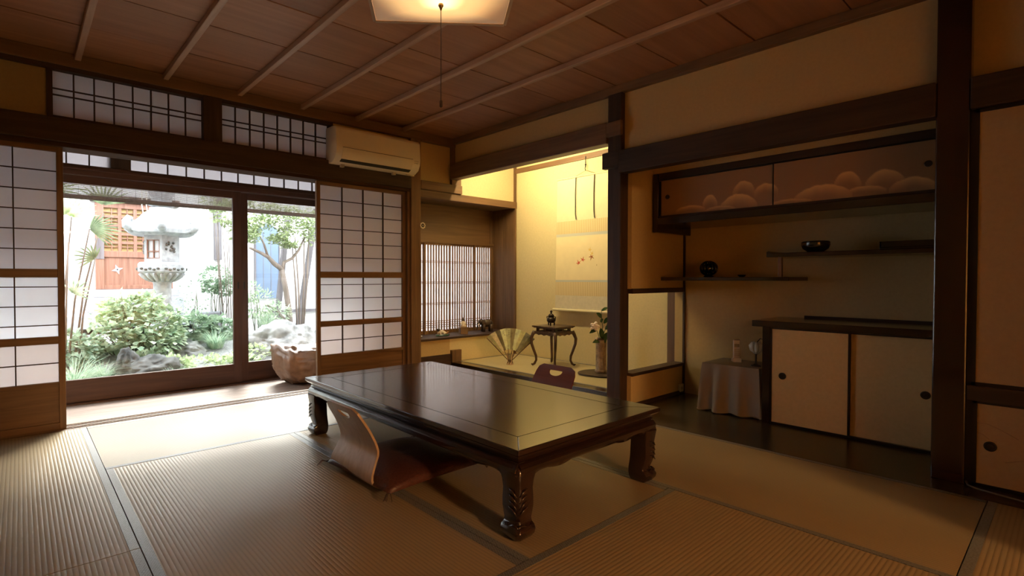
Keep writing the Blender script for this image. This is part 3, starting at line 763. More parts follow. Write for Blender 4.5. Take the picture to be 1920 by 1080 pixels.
# unseen shell added behind the plaster (keeps daylight out of closet, alcoves and roof space)
hs_ = struct(thing('wall_daylight_shield', 'unseen plaster shell added behind the alcoves to keep daylight out', 'wall'), None, None)
bx('shell', 'plaster', 4.32, 4.40, -5.95, 4.60, -.45, 2.75, hs_)
bx('shell', 'plaster', XL - .16, 4.40, -6.0, -5.90, -.45, 2.75, hs_)
bx('shell', 'plaster', XL - .16, XL - .07, -5.95, 4.14, -.45, 2.75, hs_)
bx('shell', 'plaster', XL - .16, 2.86, 4.195, 4.24, 2.30, 2.75, hs_)
bx('shell', 'plaster', 4.26, 4.40, 4.20, 4.60, -.45, 2.75, hs_)
bx('shield_top', 'cornice_y', -2.46, 4.40, -6.0, 5.20, 2.75, 2.80, hs_)
bx('shield_base', 'soil', -2.46, 4.40, -6.0, 5.24, -.48, -.42, hs_)
bx('shield_base', 'soil', -2.46, 4.40, 5.20, 5.24, -.48, -.09, hs_)
# ================================================================== FURNITURE AND THINGS
# ---- low table
TX0, TX1, TY0, TY1, TZ = 1.315, 2.270, 1.262, 3.062, .342
tb = thing('low_table', 'long dark lacquered low table with carved curved legs on the mats', 'table', ((TX0 + TX1) / 2, (TY0 + TY1) / 2, .0015))
hx, hy = (TX1 - TX0) / 2, (TY1 - TY0) / 2
mg = .118
bx('top_panel', 'lacquer_y', -hx + mg + .0015, hx - mg - .0015, -hy + mg + .0015, hy - mg - .0015, TZ - .022, TZ - .0003, tb)
def ringslab(m0, m1, z0, z1, name, bev, mat='lacquer_x'):
    """four mitred frame boards between outline inset m0 and m1"""
    o = [(-hx + m0, -hy + m0), (hx - m0, -hy + m0), (hx - m0, hy - m0), (-hx + m0, hy - m0)]
    i = [(-hx + m1, -hy + m1), (hx - m1, -hy + m1), (hx - m1, hy - m1), (-hx + m1, hy - m1)]
    for k in range(4):
        poly = [o[k], o[(k + 1) % 4], i[(k + 1) % 4], i[k]]
        MB().prism(poly, 'xy', z0, z1).build(name, 'lacquer_x' if k % 2 == 0 else 'lacquer_y', tb, bevel=bev)
ringslab(0, mg, TZ - .020, TZ, 'top_frame', .003)
# moulded edge under the top
def edge_ring(name, prof, mat='lacquer_x'):
    """prof: list of (inset, z) swept round the table outline"""
    for k in range(4):
        def corner(c, m): 
            return [(-hx + m, -hy + m), (hx - m, -hy + m), (hx - m, hy - m), (-hx + m, hy - m)][c % 4]
        mb = MB(); a = [(*corner(k, m), z) for m, z in prof]; b = [(*corner(k + 1, m), z) for m, z in prof]
        n = len(prof); mb.add(a + b, [(i, (i + 1) % n, n + (i + 1) % n, n + i) for i in range(n)])
        mb.build(name, 'lacquer_x' if k % 2 == 0 else 'lacquer_y', tb, smooth='auto')
edge_ring('edge_moulding', [(.004, TZ - .020), (.012, TZ - .028), (.026, TZ - .034), (.030, TZ - .046), (.024, TZ - .052), (.030, TZ - .056), (.10, TZ - .056), (.10, TZ - .020)])
# bulging apron with shaped lower edge
def apron(length, mat, mtx):
    n = 72; zt = TZ - .056
    rings = []
    for i in range(n + 1):
        u = i / n; s = -length / 2 + length * u
        e = min(u, 1 - u) * length           # distance from the end
        low = .232
        if e < .125: low = .232 - .038 * (1 - math.sqrt(max(0, 1 - ((.125 - max(e, .065)) / .06) ** 2)))
        elif .16 < e < .30: low = .232 - .009 * math.sin((e - .16) / .14 * math.pi)
        m = .012
        prof = [(.030, zt), (m + .006, zt - .006), (m - .004, zt - .020), (m, zt - .036), (m + .012, low + .004), (m + .022, low), (m + .034, low + .003), (.06, zt - .02), (.06, zt)]
        rings.append([(s, q, z) for q, z in prof])
    mb = MB().loft(rings); mb.xform(mtx); mb.build('apron', mat, tb, smooth='auto')
for sgn in (1, -1):
    rot = Matrix.Rotation(0 if sgn > 0 else math.pi, 4, 'Z')
    apron(2 * hx - .05, 'lacquer_x', rot @ Matrix.Translation((0, -hy, 0)))
    apron(2 * hy - .05, 'lacquer_y', rot @ Matrix.Rotation(R(-90), 4, 'Z') @ Matrix.Translation((0, -hx, 0)))
# cabriole legs with scrolled feet
LEG = [(.287, .034, .120), (.262, .012, .112), (.238, .008, .104), (.215, .011, .098), (.185, .015, .097), (.150, .013, .098), (.118, .014, .099), (.088, .022, .101), (.070, .028, .103),
       (.058, .026, .104), (.050, .014, .104), (.036, .007, .104), (.020, .010, .102), (.006, .020, .098), (0.0, .027, .094)]
def leg(sx, sy):
    rings = []
    for z, o, i in LEG:
        c = .012
        ring = [(o + c, o), (i, o + .004), (i, i), (o + .004, i), (o, o + c)]
        rings.append([(sx * (-hx + a), sy * (-hy + b), z) for a, b in ring])
    l = MB().loft(rings).build('leg', 'lacquer_z', tb, smooth='auto', bevel=.003)
    cv = MB()
    for k in range(4):       # carved acanthus veins on both outer faces
        z0 = .10 + .022 * k
        for f in (0, 1):
            p = [(.012 + .002, .022, z0), (.011, .040, z0 + .018), (.013, .062, z0 + .024)]
            p = [(b, a, z) if f else (a, b, z) for a, b, z in p]
            cv.tube([(sx * (-hx + a), sy * (-hy + b), z) for a, b, z in p], [.002, .0035, .0012], 6)
    for f in (0, 1):
        p = [(.020, .02 + .07 * t, .052 + .006 * math.sin(t * 6.28)) for t in [q / 8 for q in range(9)]]
        p = [(b, a, z) if f else (a, b, z) for a, b, z in p]
        cv.tube([(sx * (-hx + a), sy * (-hy + b), z) for a, b, z in p], .0045, 6)
    cv.build('carving', 'lacquer_z', l, smooth=True)
for sx in (1, -1):
    for sy in (1, -1): leg(sx, sy)

# ---- legless chairs of bent plywood
def zaisu(name, label, loc, rz, mat, group=None):
    t = thing(name, label, 'floor chair', loc, rz)
    # profile in local x (forward) / z: seat forward, heel, lumbar, backrest leaning back
    ctrl = [(.40, .012), (.22, .010), (.10, .008), (.045, .012), (.010, .034), (.006, .065), (.028, .115), (.046, .155), (.040, .195), (.010, .26), (-.030, .325), (-.048, .362)]
    P = []
    for i in range(len(ctrl) - 1):                      # Catmull-Rom
        p0, p1, p2, p3 = ctrl[max(i - 1, 0)], ctrl[i], ctrl[i + 1], ctrl[min(i + 2, len(ctrl) - 1)]
        for k in range(8):
            u = k / 8
            P.append(tuple(.5 * ((2 * p1[j]) + (-p0[j] + p2[j]) * u + (2 * p0[j] - 5 * p1[j] + 4 * p2[j] - p3[j]) * u * u + (-p0[j] + 3 * p1[j] - 3 * p2[j] + p3[j]) * u ** 3) for j in (0, 1)))
    P.append(ctrl[-1])
    S = [0]
    for a, b in zip(P, P[1:]): S.append(S[-1] + math.hypot(b[0] - a[0], b[1] - a[1]))
    T = S[-1]
    def at(s):
        s = min(max(s, 0), T)
        for i in range(len(S) - 1):
            if S[i + 1] >= s:
                u = (s - S[i]) / max(1e-9, S[i + 1] - S[i]); return (P[i][0] + (P[i + 1][0] - P[i][0]) * u, P[i][1] + (P[i + 1][1] - P[i][1]) * u)
        return P[-1]
    def fn(s, y):
        a = at(s - .004); b = at(s + .004); p = at(s); tx, tz = b[0] - a[0], b[1] - a[1]
        bow = .10 * (y * y) * max(0, (s - .45 * T) / T)          # slightly dished back
        return (p[0] + bow * 2, y, p[1]), (tz, 0, -tx)
    # outline (s, half width)
    wprof = [(0, .20), (.30 * T, .205), (.52 * T, .200), (.66 * T, .180), (.80 * T, .168), (.93 * T, .160), (.975 * T, .148), (T, .115)]
    left = [(s, w) for s, w in wprof]
    ol = left + [(T, 0)] + [(s, -w) for s, w in reversed(wprof)] + [(0, 0)]
    # refine long edges
    out = []
    for i in range(len(ol)):
        a, b = ol[i], ol[(i + 1) % len(ol)]; n = max(1, int(math.hypot(b[0] - a[0], b[1] - a[1]) / .02))
        out += [(a[0] + (b[0] - a[0]) * k / n, a[1] + (b[1] - a[1]) * k / n) for k in range(n)]
    hc = T - .040
    hole = [(hc - .034 * math.sin(a), .056 * math.cos(a)) for a in [math.pi * k / 14 for k in range(15)]] + [(hc + .006, -.052), (hc + .007, 0), (hc + .006, .052)]
    sheet(out, [hole], .018, fn, .010, 'bent_shell', mat, t)
    return t
zaisu('floor_chair', 'pale bent plywood floor chair with a grip hole near the mats edge', (1.158, 2.195, .0068), 0, 'plywood')
zaisu('floor_chair', 'dark red brown floor chair behind the table with a grip hole', (2.655, 2.235, .0068), math.pi, 'plywood_dark')

def zabuton(label, loc, rz, hw=.275, th=.088):
    t = thing('floor_cushion', label, 'cushion', loc, rz)
    n = 22; vs = []; fs = []
    def zz(u, v): return th * (max(0, (1 - abs(u) ** 3.2)) * max(0, (1 - abs(v) ** 3.2))) ** .55
    for side in (1, -1):
        for i in range(n + 1):
            for j in range(n + 1):
                u = -1 + 2 * i / n; v = -1 + 2 * j / n
                pin = 1 - .035 * (1 - abs(u)) * (abs(v) ** 4) - .035 * (1 - abs(v)) * (abs(u) ** 4)
                z = zz(u, v); dm = .010 * math.exp(-(u * u + v * v) / .01)
                z = (z * .72 - dm) if side > 0 else (-z * .24)
                vs.append((u * hw * pin, v * hw * pin, z + .021))
    N = (n + 1) ** 2
    for i in range(n):
        for j in range(n):
            a = i * (n + 1) + j; fs.append((a, a + n + 1, a + n + 2, a + 1)); fs.append((N + a, N + a + 1, N + a + n + 2, N + a + n + 1))
    mb = MB().add(vs, fs)
    me = mb.mesh('cushion_cover', 'cushion', smooth=True, recalc=False)
    bm = bmesh.new(); bm.from_mesh(me); bmesh.ops.remove_doubles(bm, verts=bm.verts, dist=.0005); bmesh.ops.recalc_face_normals(bm, faces=bm.faces); bm.to_mesh(me); bm.free()
    inst('cushion_cover', me, (0, 0, 0), t)
    e = hw * .985
    pipe = [(e * math.cos(a), e * math.sin(a)) for a in ()]
    for sx, sy in ((1, 1), (1, -1), (-1, 1), (-1, -1)):
        mb = MB()
        for k in range(5):
            a = math.atan2(sy, sx) + rnd.uniform(-.5, .5); L = rnd.uniform(.035, .055)
            p0 = Vector((sx * hw * .97, sy * hw * .97, .02)); p1 = p0 + Vector((math.cos(a) * L * .5, math.sin(a) * L * .5, .006)); p2 = p0 + Vector((math.cos(a) * L, math.sin(a) * L, -.017))
            mb.tube([p0, p1, p2], .0016, 5)
        mb.build('tassel', 'tassel', t)
    return t
zabuton('red brown floor cushion on the pale plywood chair', (1.425, 2.155, .021), R(3))
zabuton('red brown floor cushion on the dark chair behind the table', (2.37, 2.235, .021), R(-2), .22)

# ---- pendant lamps
def pendant(label, loc, rz, cordlen, ceil_z, dmat):
    t = thing('pendant_lamp', label, 'lamp', loc, rz)
    h = .235
    # diffuser: shallow inverted pyramid below the rim
    vs = [(-h, -h, 0), (h, -h, 0), (h, h, 0), (-h, h, 0), (0, 0, -.055)]
    MB().add(vs, [(0, 1, 4), (1, 2, 4), (2, 3, 4), (3, 0, 4)]).build('diffuser', dmat, t, recalc=False)
    for a in range(4):
        m = Matrix.Rotation(R(90 * a), 4, 'Z')
        MB().add([(-h - .004, h, -.004), (h + .004, h, -.004), (h + .02, h + .016, .10), (-h - .02, h + .016, .10), (-h - .004, h + .012, -.004), (h + .004, h + .012, -.004), (h + .02, h + .028, .10), (-h - .02, h + .028, .10)],
                 [(0, 1, 2, 3), (5, 4, 7, 6), (0, 4, 5, 1), (3, 2, 6, 7), (0, 3, 7, 4), (1, 5, 6, 2)]).xform(m).build('shade_side', 'lamp_frame', t)
    for y in (-.012, .012): bx('cross_bar', 'lamp_frame', -h - .02, h + .02, y - .006, y + .006, .092, .100, t)
    MB().lathe([(.0005, .010), (.022, .018), (.030, .040), (.024, .062), (.012, .080), (.012, .092)], 14).build('bulb', 'lamp_bulb', t, smooth=True)
    MB().lathe([(.0, -.055), (.008, -.056), (.009, -.062), (.005, -.068), (.003, -.075), (.0005, -.076)], 12).build('cord_socket', 'brass', t, smooth=True)
    MB().tube([(0, 0, -.07), (0, 0, -.07 - cordlen)], .0013, 6).build('pull_cord', 'tassel', t)
    MB().lathe([(.0005, -.07 - cordlen - .022), (.005, -.07 - cordlen - .018), (.0045, -.07 - cordlen), (.0005, -.07 - cordlen + .004)], 10).build('pull_knob', 'tassel', t, smooth=True)
    MB().tube([(0, 0, .092), (0, 0, ceil_z - loc[2] - .01)], .004, 8).build('flex', 'tassel', t)
    MB().lathe([(.04, ceil_z - loc[2] - .03), (.05, ceil_z - loc[2] - .012), (.05, ceil_z - loc[2] - .001)], 20).build('ceiling_rose', 'ac_white', t)
    return t
pendant('glowing square pendant lamp with a long pull cord above the table end', (1.055, 1.365, 1.897), R(-37), .30, 2.308, 'lamp_diffuser')
pendant('square pendant lamp in the adjoining room behind the camera', (.62, -4.2, 1.98), R(8), .245, 2.36, 'lamp_diffuser_back')

# tube lamp hidden behind the alcove lintel
t = thing('alcove_lamp', 'warm tube lamp tucked behind the picture alcove lintel', 'lamp', (3.47, 3.36, 2.165))
bx('housing', 'ac_white', -.045, .045, -.52, .52, .035, .06, t)
MB().tube([(0, -.48, 0), (0, .48, 0)], .018, 12).build('tube', 'alcove_tube', t, smooth='auto')
for y in (-.49, .49): bx('tube_holder', 'ac_white', -.02, .02, y - .012, y + .012, -.022, .036, t)

# ---- air conditioner
ac = thing('air_conditioner', 'cream wall air conditioner between the transom and the brown post', 'air conditioner', (1.968, 4.129, 1.905))
Wd = .835; 
prof = [(0, 0), (0, .300), (-.105, .300), (-.170, .292), (-.188, .270), (-.196, .120), (-.190, .075), (-.165, .030), (-.110, .002), (-.06, 0)]
MB().prism(prof, 'yz', 0, Wd).build('body', 'ac_white', ac, smooth='auto', bevel=.006)
MB().prism([(-.199, .118), (-.1985, .112), (-.193, .072), (-.168, .030), (-.162, .034), (-.186, .076), (-.190, .116)], 'yz', .055, Wd - .085).build('louvre', 'ac_white', ac, smooth='auto')
MB().tube([(.055, -.1985, .120), (Wd - .085, -.1985, .120)], .0016, 6).build('panel_gap', 'dark_slot', ac)
MB().prism([(-.168, .029), (-.160, .022), (-.135, .010), (-.135, .016), (-.158, .030)], 'yz', .058, Wd - .088).build('air_slot', 'dark_slot', ac)
for k in range(3): bx('indicator', 'ac_grey', Wd - .062 + k * .014, Wd - .056 + k * .014, -.1965, -.190, .086, .092, ac)
bx('badge', 'ac_grey', Wd - .068, Wd - .022, -.1975, -.190, .104, .108, ac)
for x in (.09, .60): bx('fixing_tab', 'ac_grey', x, x + .03, -.10, -.07, -.022, .002, ac)
MB().tube([(Wd - .09, -.09, .001), (Wd - .05, -.12, -.012), (Wd - .015, -.11, -.006), (Wd + .004, -.08, .02)], .005, 8).build('drain_hose', 'ac_white', ac, smooth=True)

# ---- rosette ornament on the post edge
ro = thing('rosette_ornament', 'small white rosette fixed to the brown post by the window recess', 'ornament', (2.925, 4.072, 1.452))
mb = MB()
for k in range(10):
    a = 2 * math.pi * k / 10
    mb.ball((.025 * math.cos(a), -.003, .025 * math.sin(a)), (.0075, .004, .0075), 8, 6)
mb.build('petals', 'rosette_white', ro, smooth=True)
MB().lathe([(.016, -.002), (.016, .002), (.0005, .003)], 18).xform(Matrix.Rotation(R(90), 4, 'X')).build('boss', 'black_lacquer', ro, smooth='auto')
MB().ball((0, -.003, 0), (.006, .004, .006), 10, 6).build('centre_stud', 'rosette_white', ro, smooth=True)
MB().tube([(0, .0, 0), (-.014, .006, 0), (-.020, .010, 0)], .003, 6).build('pin', 'black_lacquer', ro)

# ---- picture alcove contents (floor .10)
ZT = .1015
# hanging scroll on the back wall
sc = thing('hanging_scroll', 'long hanging scroll painted with small red maple leaves', 'scroll', (4.190, 3.150, .62)); sc.rotation_euler = (0, .024, 0)
W2 = .352
def sec(name, mat, z0, z1, x=0.0, w=W2): return bx(name, mat, x - .0015, x + .0015, -w, w, z0 - .62, z1 - .62, sc)
sec('top_paper', 'scroll_paper', 1.524, 1.955); sec('upper_band', 'scroll_stripe', 1.397, 1.524, -.0006); sec('upper_edge', 'scroll_grey', 1.368, 1.397)
pic = sec('picture', 'scroll_picture', .932, 1.368, -.0003); sec('lower_edge', 'scroll_grey', .912, .932); sec('lower_band', 'scroll_stripe', .776, .912, -.0006); sec('bottom_paper', 'scroll_lower', .640, .776)
MB().tube([(-.008, -W2 - .02, .008), (-.008, W2 + .02, .008)], .014, 14).build('roller', 'scroll_paper', sc, smooth='auto')
MB().tube([(-.004, -W2, 1.335), (-.004, W2, 1.335)], .006, 10).build('top_rod', 'scroll_paper', sc, smooth='auto')
for y, n in ((.115, 0), (-.105, 1)):
    mb = MB(); p = [(-.006, y, 1.33), (-.007, y + .003, 1.15), (-.007, y - .001, .975), (-.009, y - .012, .915)]
    mb.tube(p, .0095, 6, flat_=.25).build('ribbon', 'ribbon_black', sc)
MB().tube([(-.004, .13, 1.337), (-.003, 0, 1.385), (-.004, -.13, 1.337)], .0015, 6).build('hanging_cord', 'ribbon_black', sc)
def maple(c, r, rot, mat):
    pts = []
    lobes = [(-2.2, .6), (-1.15, .9), (0, 1.0), (1.15, .9), (2.2, .6)]
    for k, (a, l) in enumerate(lobes):
        pts += [(a - .26, l * .48), (a, l), (a + .26, l * .48)]
        if k < 4: pts.append(((a + lobes[k + 1][0]) / 2, .24))
    pts.append((math.pi, .12))
    poly = [(c[0] + r * l * math.sin(a + rot), c[1] + r * l * math.cos(a + rot)) for a, l in pts]
    MB().prism(poly, 'yz', -.0028, -.0019).build('painted_leaf', mat, pic)
for (y, z, r, rot, mat) in ((3.213, 1.098, .038, .4, 'leaf_red'), (3.166, 1.128, .038, -.3, 'leaf_red'), (3.062, 1.160, .042, 2.9, 'leaf_brown'), (3.055, 1.185, .032, .8, 'leaf_yellow'), (3.083, 1.222, .032, -.2, 'leaf_yellow'), (3.00, 1.075, .008, .2, 'leaf_brown')):
    maple((y - 3.150, z - .62), r, rot, mat)
hk = thing('scroll_hook', 'iron hanging hook on the alcove rail above the scroll', 'hook', (4.219, 3.150, 2.005))
MB().tube([(0, 0, .135), (0, 0, .03)], .004, 8).build('shank', 'iron', hk)
MB().tube([(0, 0, .05), (-.008, 0, .02), (-.004, 0, .0), (.001, 0, .004)], .0035, 8).build('crook', 'iron', hk, smooth=True)
MB().ball((0, 0, .055), .009, 10, 8).build('bead', 'iron', hk, smooth=True)

# flower stand
SX, SY = 3.905, 3.285
fs = thing('flower_stand', 'small dark stand with bowed legs inside the picture alcove', 'stand', (SX, SY, ZT))
h = .135; ZS = .392
bx('top_board', 'stand_wood', -h - .012, h + .012, -h - .012, h + .012, ZS - .014, ZS, fs, bevel=.004)
bx('top_lip', 'stand_wood', -h, h, -h, h, ZS - .021, ZS - .014, fs)
for sx, sy in ((1, 0), (-1, 0), (0, 1), (0, -1)):       # waisted frieze with slots
    m = Matrix.Rotation(math.atan2(sy, sx) + R(90), 4, 'Z')
    q = h - .022
    mb = MB().box(-q, q, -q - .006, -q + .006, ZS - .054, ZS - .046).box(-q, q, -q - .006, -q + .006, ZS - .028, ZS - .021)
    for a, b in ((-q, -q * .72), (-.012, .012), (q * .72, q)): mb.box(a, b, -q - .006, -q + .006, ZS - .046, ZS - .028)
    mb.xform(m).build('frieze', 'stand_wood', fs)
    poly = [(-h, ZS - .054), (h, ZS - .054), (h, ZS - .085), (h * .7, ZS - .078), (h * .5, ZS - .088), (h * .25, ZS - .080), (0, ZS - .090), (-h * .25, ZS - .080), (-h * .5, ZS - .088), (-h * .7, ZS - .078), (-h, ZS - .085)]
    MB().prism(poly, 'xz', -h - .006, -h + .006).xform(m).build('apron', 'stand_wood', fs, bevel=.002)
for sx in (1, -1):
    for sy in (1, -1):
        d = [(.000, ZS - .056), (.016, ZS - .085), (.030, ZS - .125), (.026, ZS - .175), (.008, ZS - .235), (-.012, ZS - .295), (-.014, ZS - .335), (.000, ZS - .368), (.018, ZS - .380), (.028, ZS - .370)]
        p = [(sx * (h - .008 + q * .8), sy * (h - .008 + q * .8), z) for q, z in d]
        MB().tube(p, [.020, .017, .015, .014, .013, .012, .011, .012, .011, .006], 8).build('leg', 'stand_wood', fs, smooth=True)
# incense burner
ib = thing('incense_burner', 'small bronze incense burner on the alcove stand', 'incense burner', (SX - .01, SY + .02, ZT + ZS + .001))
MB().lathe([(.006, .022), (.030, .026), (.042, .042), (.044, .056), (.036, .072), (.026, .078), (.032, .086), (.032, .090), (.024, .090)], 20).build('bowl', 'bronze', ib, smooth='auto')
MB().lathe([(.030, .090), (.027, .100), (.015, .112), (.006, .116), (.006, .120), (.012, .128), (.012, .136), (.005, .145), (.0005, .147)], 18).build('lid', 'bronze', ib, smooth=True)
for k in range(3):
    a = R(90 + 120 * k); c = math.cos(a); s = math.sin(a)
    MB().tube([(.026 * c, .026 * s, .034), (.034 * c, .034 * s, .018), (.030 * c, .030 * s, 0)], [.009, .007, .006], 8).build('foot', 'bronze', ib, smooth=True)
for s in (1, -1):
    MB().tube([(.0, s * .040, .060), (0, s * .054, .066), (0, s * .054, .084), (0, s * .036, .086)], .004, 8).build('handle', 'bronze', ib, smooth=True)

# folding fan and its stand
FX, FY = 3.655, 3.625
dirx, diry = math.sin(yaw), -math.cos(yaw)          # across the view, so the fan faces into the room
fa = math.atan2(diry, dirx) + R(-6)
fst = thing('fan_stand', 'small pale stand holding the open fan upright', 'stand', (FX, FY, ZT), fa)
MB().lathe([(.036, 0), (.036, .006), (.030, .009), (.024, .007)], 20).build('base_ring', 'stand_pale', fst, smooth='auto')
for k in range(6):
    a = 2 * math.pi * k / 6 + .3; c, s = math.cos(a), math.sin(a)
    MB().tube([(.030 * c, .030 * s, .004), (.021 * c, .018 * s, .035), (.026 * c, .020 * s, .075), (.036 * c, .022 * s, .112)], [.0045, .004, .004, .003], 7).build('prong', 'stand_pale' if k % 2 else 'fan_rib', fst, smooth=True)
fan = thing('folding_fan', 'open folding fan with pale green pleats standing in the alcove', 'fan', (FX, FY, ZT + .022), fa)
NP = 10; A0, A1 = R(-44), R(46); r0, r1 = .125, .335
for k in range(NP):
    a, b = A0 + (A1 - A0) * k / NP, A0 + (A1 - A0) * (k + 1) / NP
    ya, yb = (.010, -.010) if k % 2 == 0 else (-.010, .010)
    q = [(r0 * math.sin(a), ya * .35, r0 * math.cos(a)), (r1 * math.sin(a), ya, r1 * math.cos(a)), (r1 * math.sin(b), yb, r1 * math.cos(b)), (r0 * math.sin(b), yb * .35, r0 * math.cos(b))]
    th = .0008
    mb = MB().add([(x, y - th, z) for x, y, z in q] + [(x, y + th, z) for x, y, z in q], [(0, 1, 2, 3), (7, 6, 5, 4), (0, 4, 5, 1), (1, 5, 6, 2), (2, 6, 7, 3), (3, 7, 4, 0)])
    p = mb.build('pleat', 'fan_silver' if k in (1, 2, 5, 8, 9) else 'fan_green', fan)
    if k in (3, 4, 8, 9):
        m = (a + b) / 2; mk = MB()
        for j in range(3):
            rr = r1 - .03 - .018 * j; o = rnd.uniform(-.02, .02)
            mk.tube([(rr * math.sin(m + o), -.006, rr * math.cos(m + o)), ((rr + .012) * math.sin(m + o + .02), -.006, (rr + .012) * math.cos(m + o + .02))], .0016, 5)
        mk.build('ink_mark', 'fan_ink', p)
for k in range(0, NP + 1, 2):
    a = A0 + (A1 - A0) * k / NP
    w = .004 if k in (0, NP) else .0028
    MB().tube([(0, 0, 0), (r1 * .99 * math.sin(a), 0, r1 * .99 * math.cos(a))] if k in (0, NP) else [(0, 0, 0), (r0 * 1.1 * math.sin(a), 0, r0 * 1.1 * math.cos(a))], w, 6).build('rib', 'fan_rib', fan)

# wooden slab, vase, camellia
sl = thing('vase_board', 'dark irregular wooden slab under the tall vase', 'board', (3.872, 2.735, ZT))
poly = [(.17 * math.cos(a) * (1 + .08 * math.sin(3 * a + .6)), .19 * math.sin(a) * (1 + .07 * math.cos(2 * a))) for a in [2 * math.pi * k / 36 for k in range(36)]]
MB().prism(poly, 'xy', 0, .016).build('slab', 'slab_wood', sl, bevel=.003)
vs_ = thing('flower_vase', 'tall mottled brown cylinder vase beside the dark post', 'vase', (3.885, 2.725, ZT + .017))
MB().lathe([(.044, 0), (.052, .004), (.054, .02), (.047, .030), (.046, .18), (.048, .28), (.050, .300), (.046, .302), (.042, .29), (.041, .05), (.0005, .045)], 28).build('body', 'vase_glaze', vs_, smooth='auto')
MB().lathe([(.0475, .288), (.052, .292), (.052, .300), (.0475, .303)], 28).build('rim', 'slab_wood', vs_, smooth='auto')
cam_f = thing('camellia_spray', 'camellia branch with dark leaves and one white bloom in the vase', 'flower', (3.885, 2.725, ZT + .20))
rgt = Vector((math.sin(yaw), -math.cos(yaw), 0)); fwd = Vector((math.cos(yaw), math.sin(yaw), 0)); upv = Vector((0, 0, 1))
def cf(a, b, c=0): return rgt * a + upv * b + fwd * c
MB().tube([cf(0, -.12), cf(.002, .10), cf(.012, .22), cf(.002, .31), cf(.0, .38)], [.005, .005, .004, .003, .002], 7).build('stem', 'stem_green', cam_f, smooth=True)
MB().tube([cf(.0, .06), cf(-.03, .16, -.01), cf(-.06, .225, -.02)], [.004, .003, .0025], 7).build('stem', 'stem_green', cam_f, smooth=True)
MB().tube([cf(.0, .10), cf(.03, .2, -.02), cf(.05, .27, -.03)], [.004, .003, .002], 7).build('stem', 'stem_green', cam_f, smooth=True)
def leaf3(base, tip, width, nrm, name, mat, parent, n=6):
    base, tip, nrm = Vector(base), Vector(tip), Vector(nrm).normalized(); ax = tip - base; sd = ax.cross(nrm).normalized()
    vs, f = [], []
    for i in range(n + 1):
        u = i / n; w = width * math.sin(math.pi * min(1, .04 + u * .96)) ** .8 * (1.15 - .5 * u); bend = nrm * (.10 * ax.length * math.sin(u * math.pi))
        p = base + ax * u + bend
        vs += [p - sd * w + nrm * w * .25, p, p + sd * w + nrm * w * .25]
    for i in range(n):
        a = i * 3; f += [(a, a + 3, a + 4, a + 1), (a + 1, a + 4, a + 5, a + 2)]
    k = len(vs); vs2 = [v - nrm * .0008 for v in vs]
    f2 = [tuple(k + i for i in reversed(q)) for q in f]
    MB().add(vs + vs2, f + f2).build(name, mat, parent, smooth=True, recalc=False)
for (a0, b0, a1, b1, w, c) in ((.0, .30, -.050, .345, .022, -.02), (.0, .26, -.012, .295, .020, -.04), (-.045, .20, -.115, .165, .020, -.04), (-.01, .10, -.090, .085, .022, -.05), (.0, .12, -.02, .215, .026, -.05),
                              (.01, .10, .055, .18, .024, -.04), (.0, .07, .03, .135, .02, -.06), (.03, .20, .085, .235, .022, -.02), (.02, .25, .075, .31, .02, -.01), (.002, .36, .06, .39, .015, 0)):
    leaf3(cf(a0, b0, c * .4), cf(a1, b1, c), w, -fwd * .8 + upv * .5, 'leaf', 'camellia_leaf', cam_f)
mb = MB()
fc = cf(-.066, .228, -.03)
for ring, (nn, rr, tilt) in enumerate(((5, .030, .2), (5, .022, .7), (4, .012, 1.2))):
    for k in range(nn):
        a = 2 * math.pi * k / nn + ring * .5
        d = (rgt * math.cos(a) + upv * math.sin(a)) * math.cos(tilt) * rr - fwd * math.sin(tilt) * rr
        mb.ball(tuple(fc + d), (.015, .015, .012), 8, 6)
mb.build('bloom', 'petal', cam_f, smooth=True)
MB().ball(tuple(cf(-.05, .12, -.03)), (.010, .010, .013), 8, 6).build('bud', 'petal', cam_f, smooth=True)

# ---- figurines on the window ledge (top .357)
ZL = .358
cr = thing('dragon_figurine', 'small white and gold creature figurine on a green base', 'figurine', (3.30, 4.245, ZL), R(-12))
MB().lathe([(.060, 0), (.066, .008), (.058, .014), (.0005, .014)], 20, sy=.55).xform(Matrix.Scale(1.25, 4, (1, 0, 0))).build('base', 'jade', cr, smooth='auto')
MB().tube([(-.055, 0, .018), (-.035, .004, .045), (-.005, 0, .040), (.02, -.004, .028), (.05, 0, .026)], [.010, .019, .020, .016, .006], 10).build('body', 'ornament_white', cr, smooth=True)
MB().ball((-.046, 0, .062), (.020, .016, .018), 12, 8).build('head', 'elephant', cr, smooth=True)
MB().tube([(.035, 0, .022), (.055, .0, .030), (.066, .0, .042)], [.012, .010, .004], 8).build('tail', 'ornament_gold', cr, smooth=True)
for x in (-.03, .01): MB().tube([(x, -.018, .034), (x - .004, -.024, .015)], .007, 7).build('paw', 'ornament_white', cr, smooth=True)
pb = thing('wooden_box', 'small square wooden box under the seated figure on the ledge', 'box', (3.585, 4.255, ZL), R(-20))
bx('box_body', 'box_wood', -.040, .040, -.035, .035, 0, .062, pb, bevel=.002)
bx('box_lid', 'box_wood', -.043, .043, -.038, .038, .062, .074, pb, bevel=.002)
bd = thing('seated_figurine', 'tiny seated figure on the wooden box', 'figurine', (3.585, 4.255, ZL + .075), R(-40))
MB().lathe([(.030, 0), (.034, .010), (.026, .022), (.020, .034), (.024, .048), (.016, .058), (.008, .062)], 14, sy=.8).build('robe', 'ornament_white', bd, smooth=True)
MB().ball((0, 0, .076), (.015, .015, .017), 12, 8).build('head', 'elephant', bd, smooth=True)
MB().ball((0, 0, .094), (.007, .007, .006), 8, 6).build('topknot', 'elephant', bd, smooth=True)
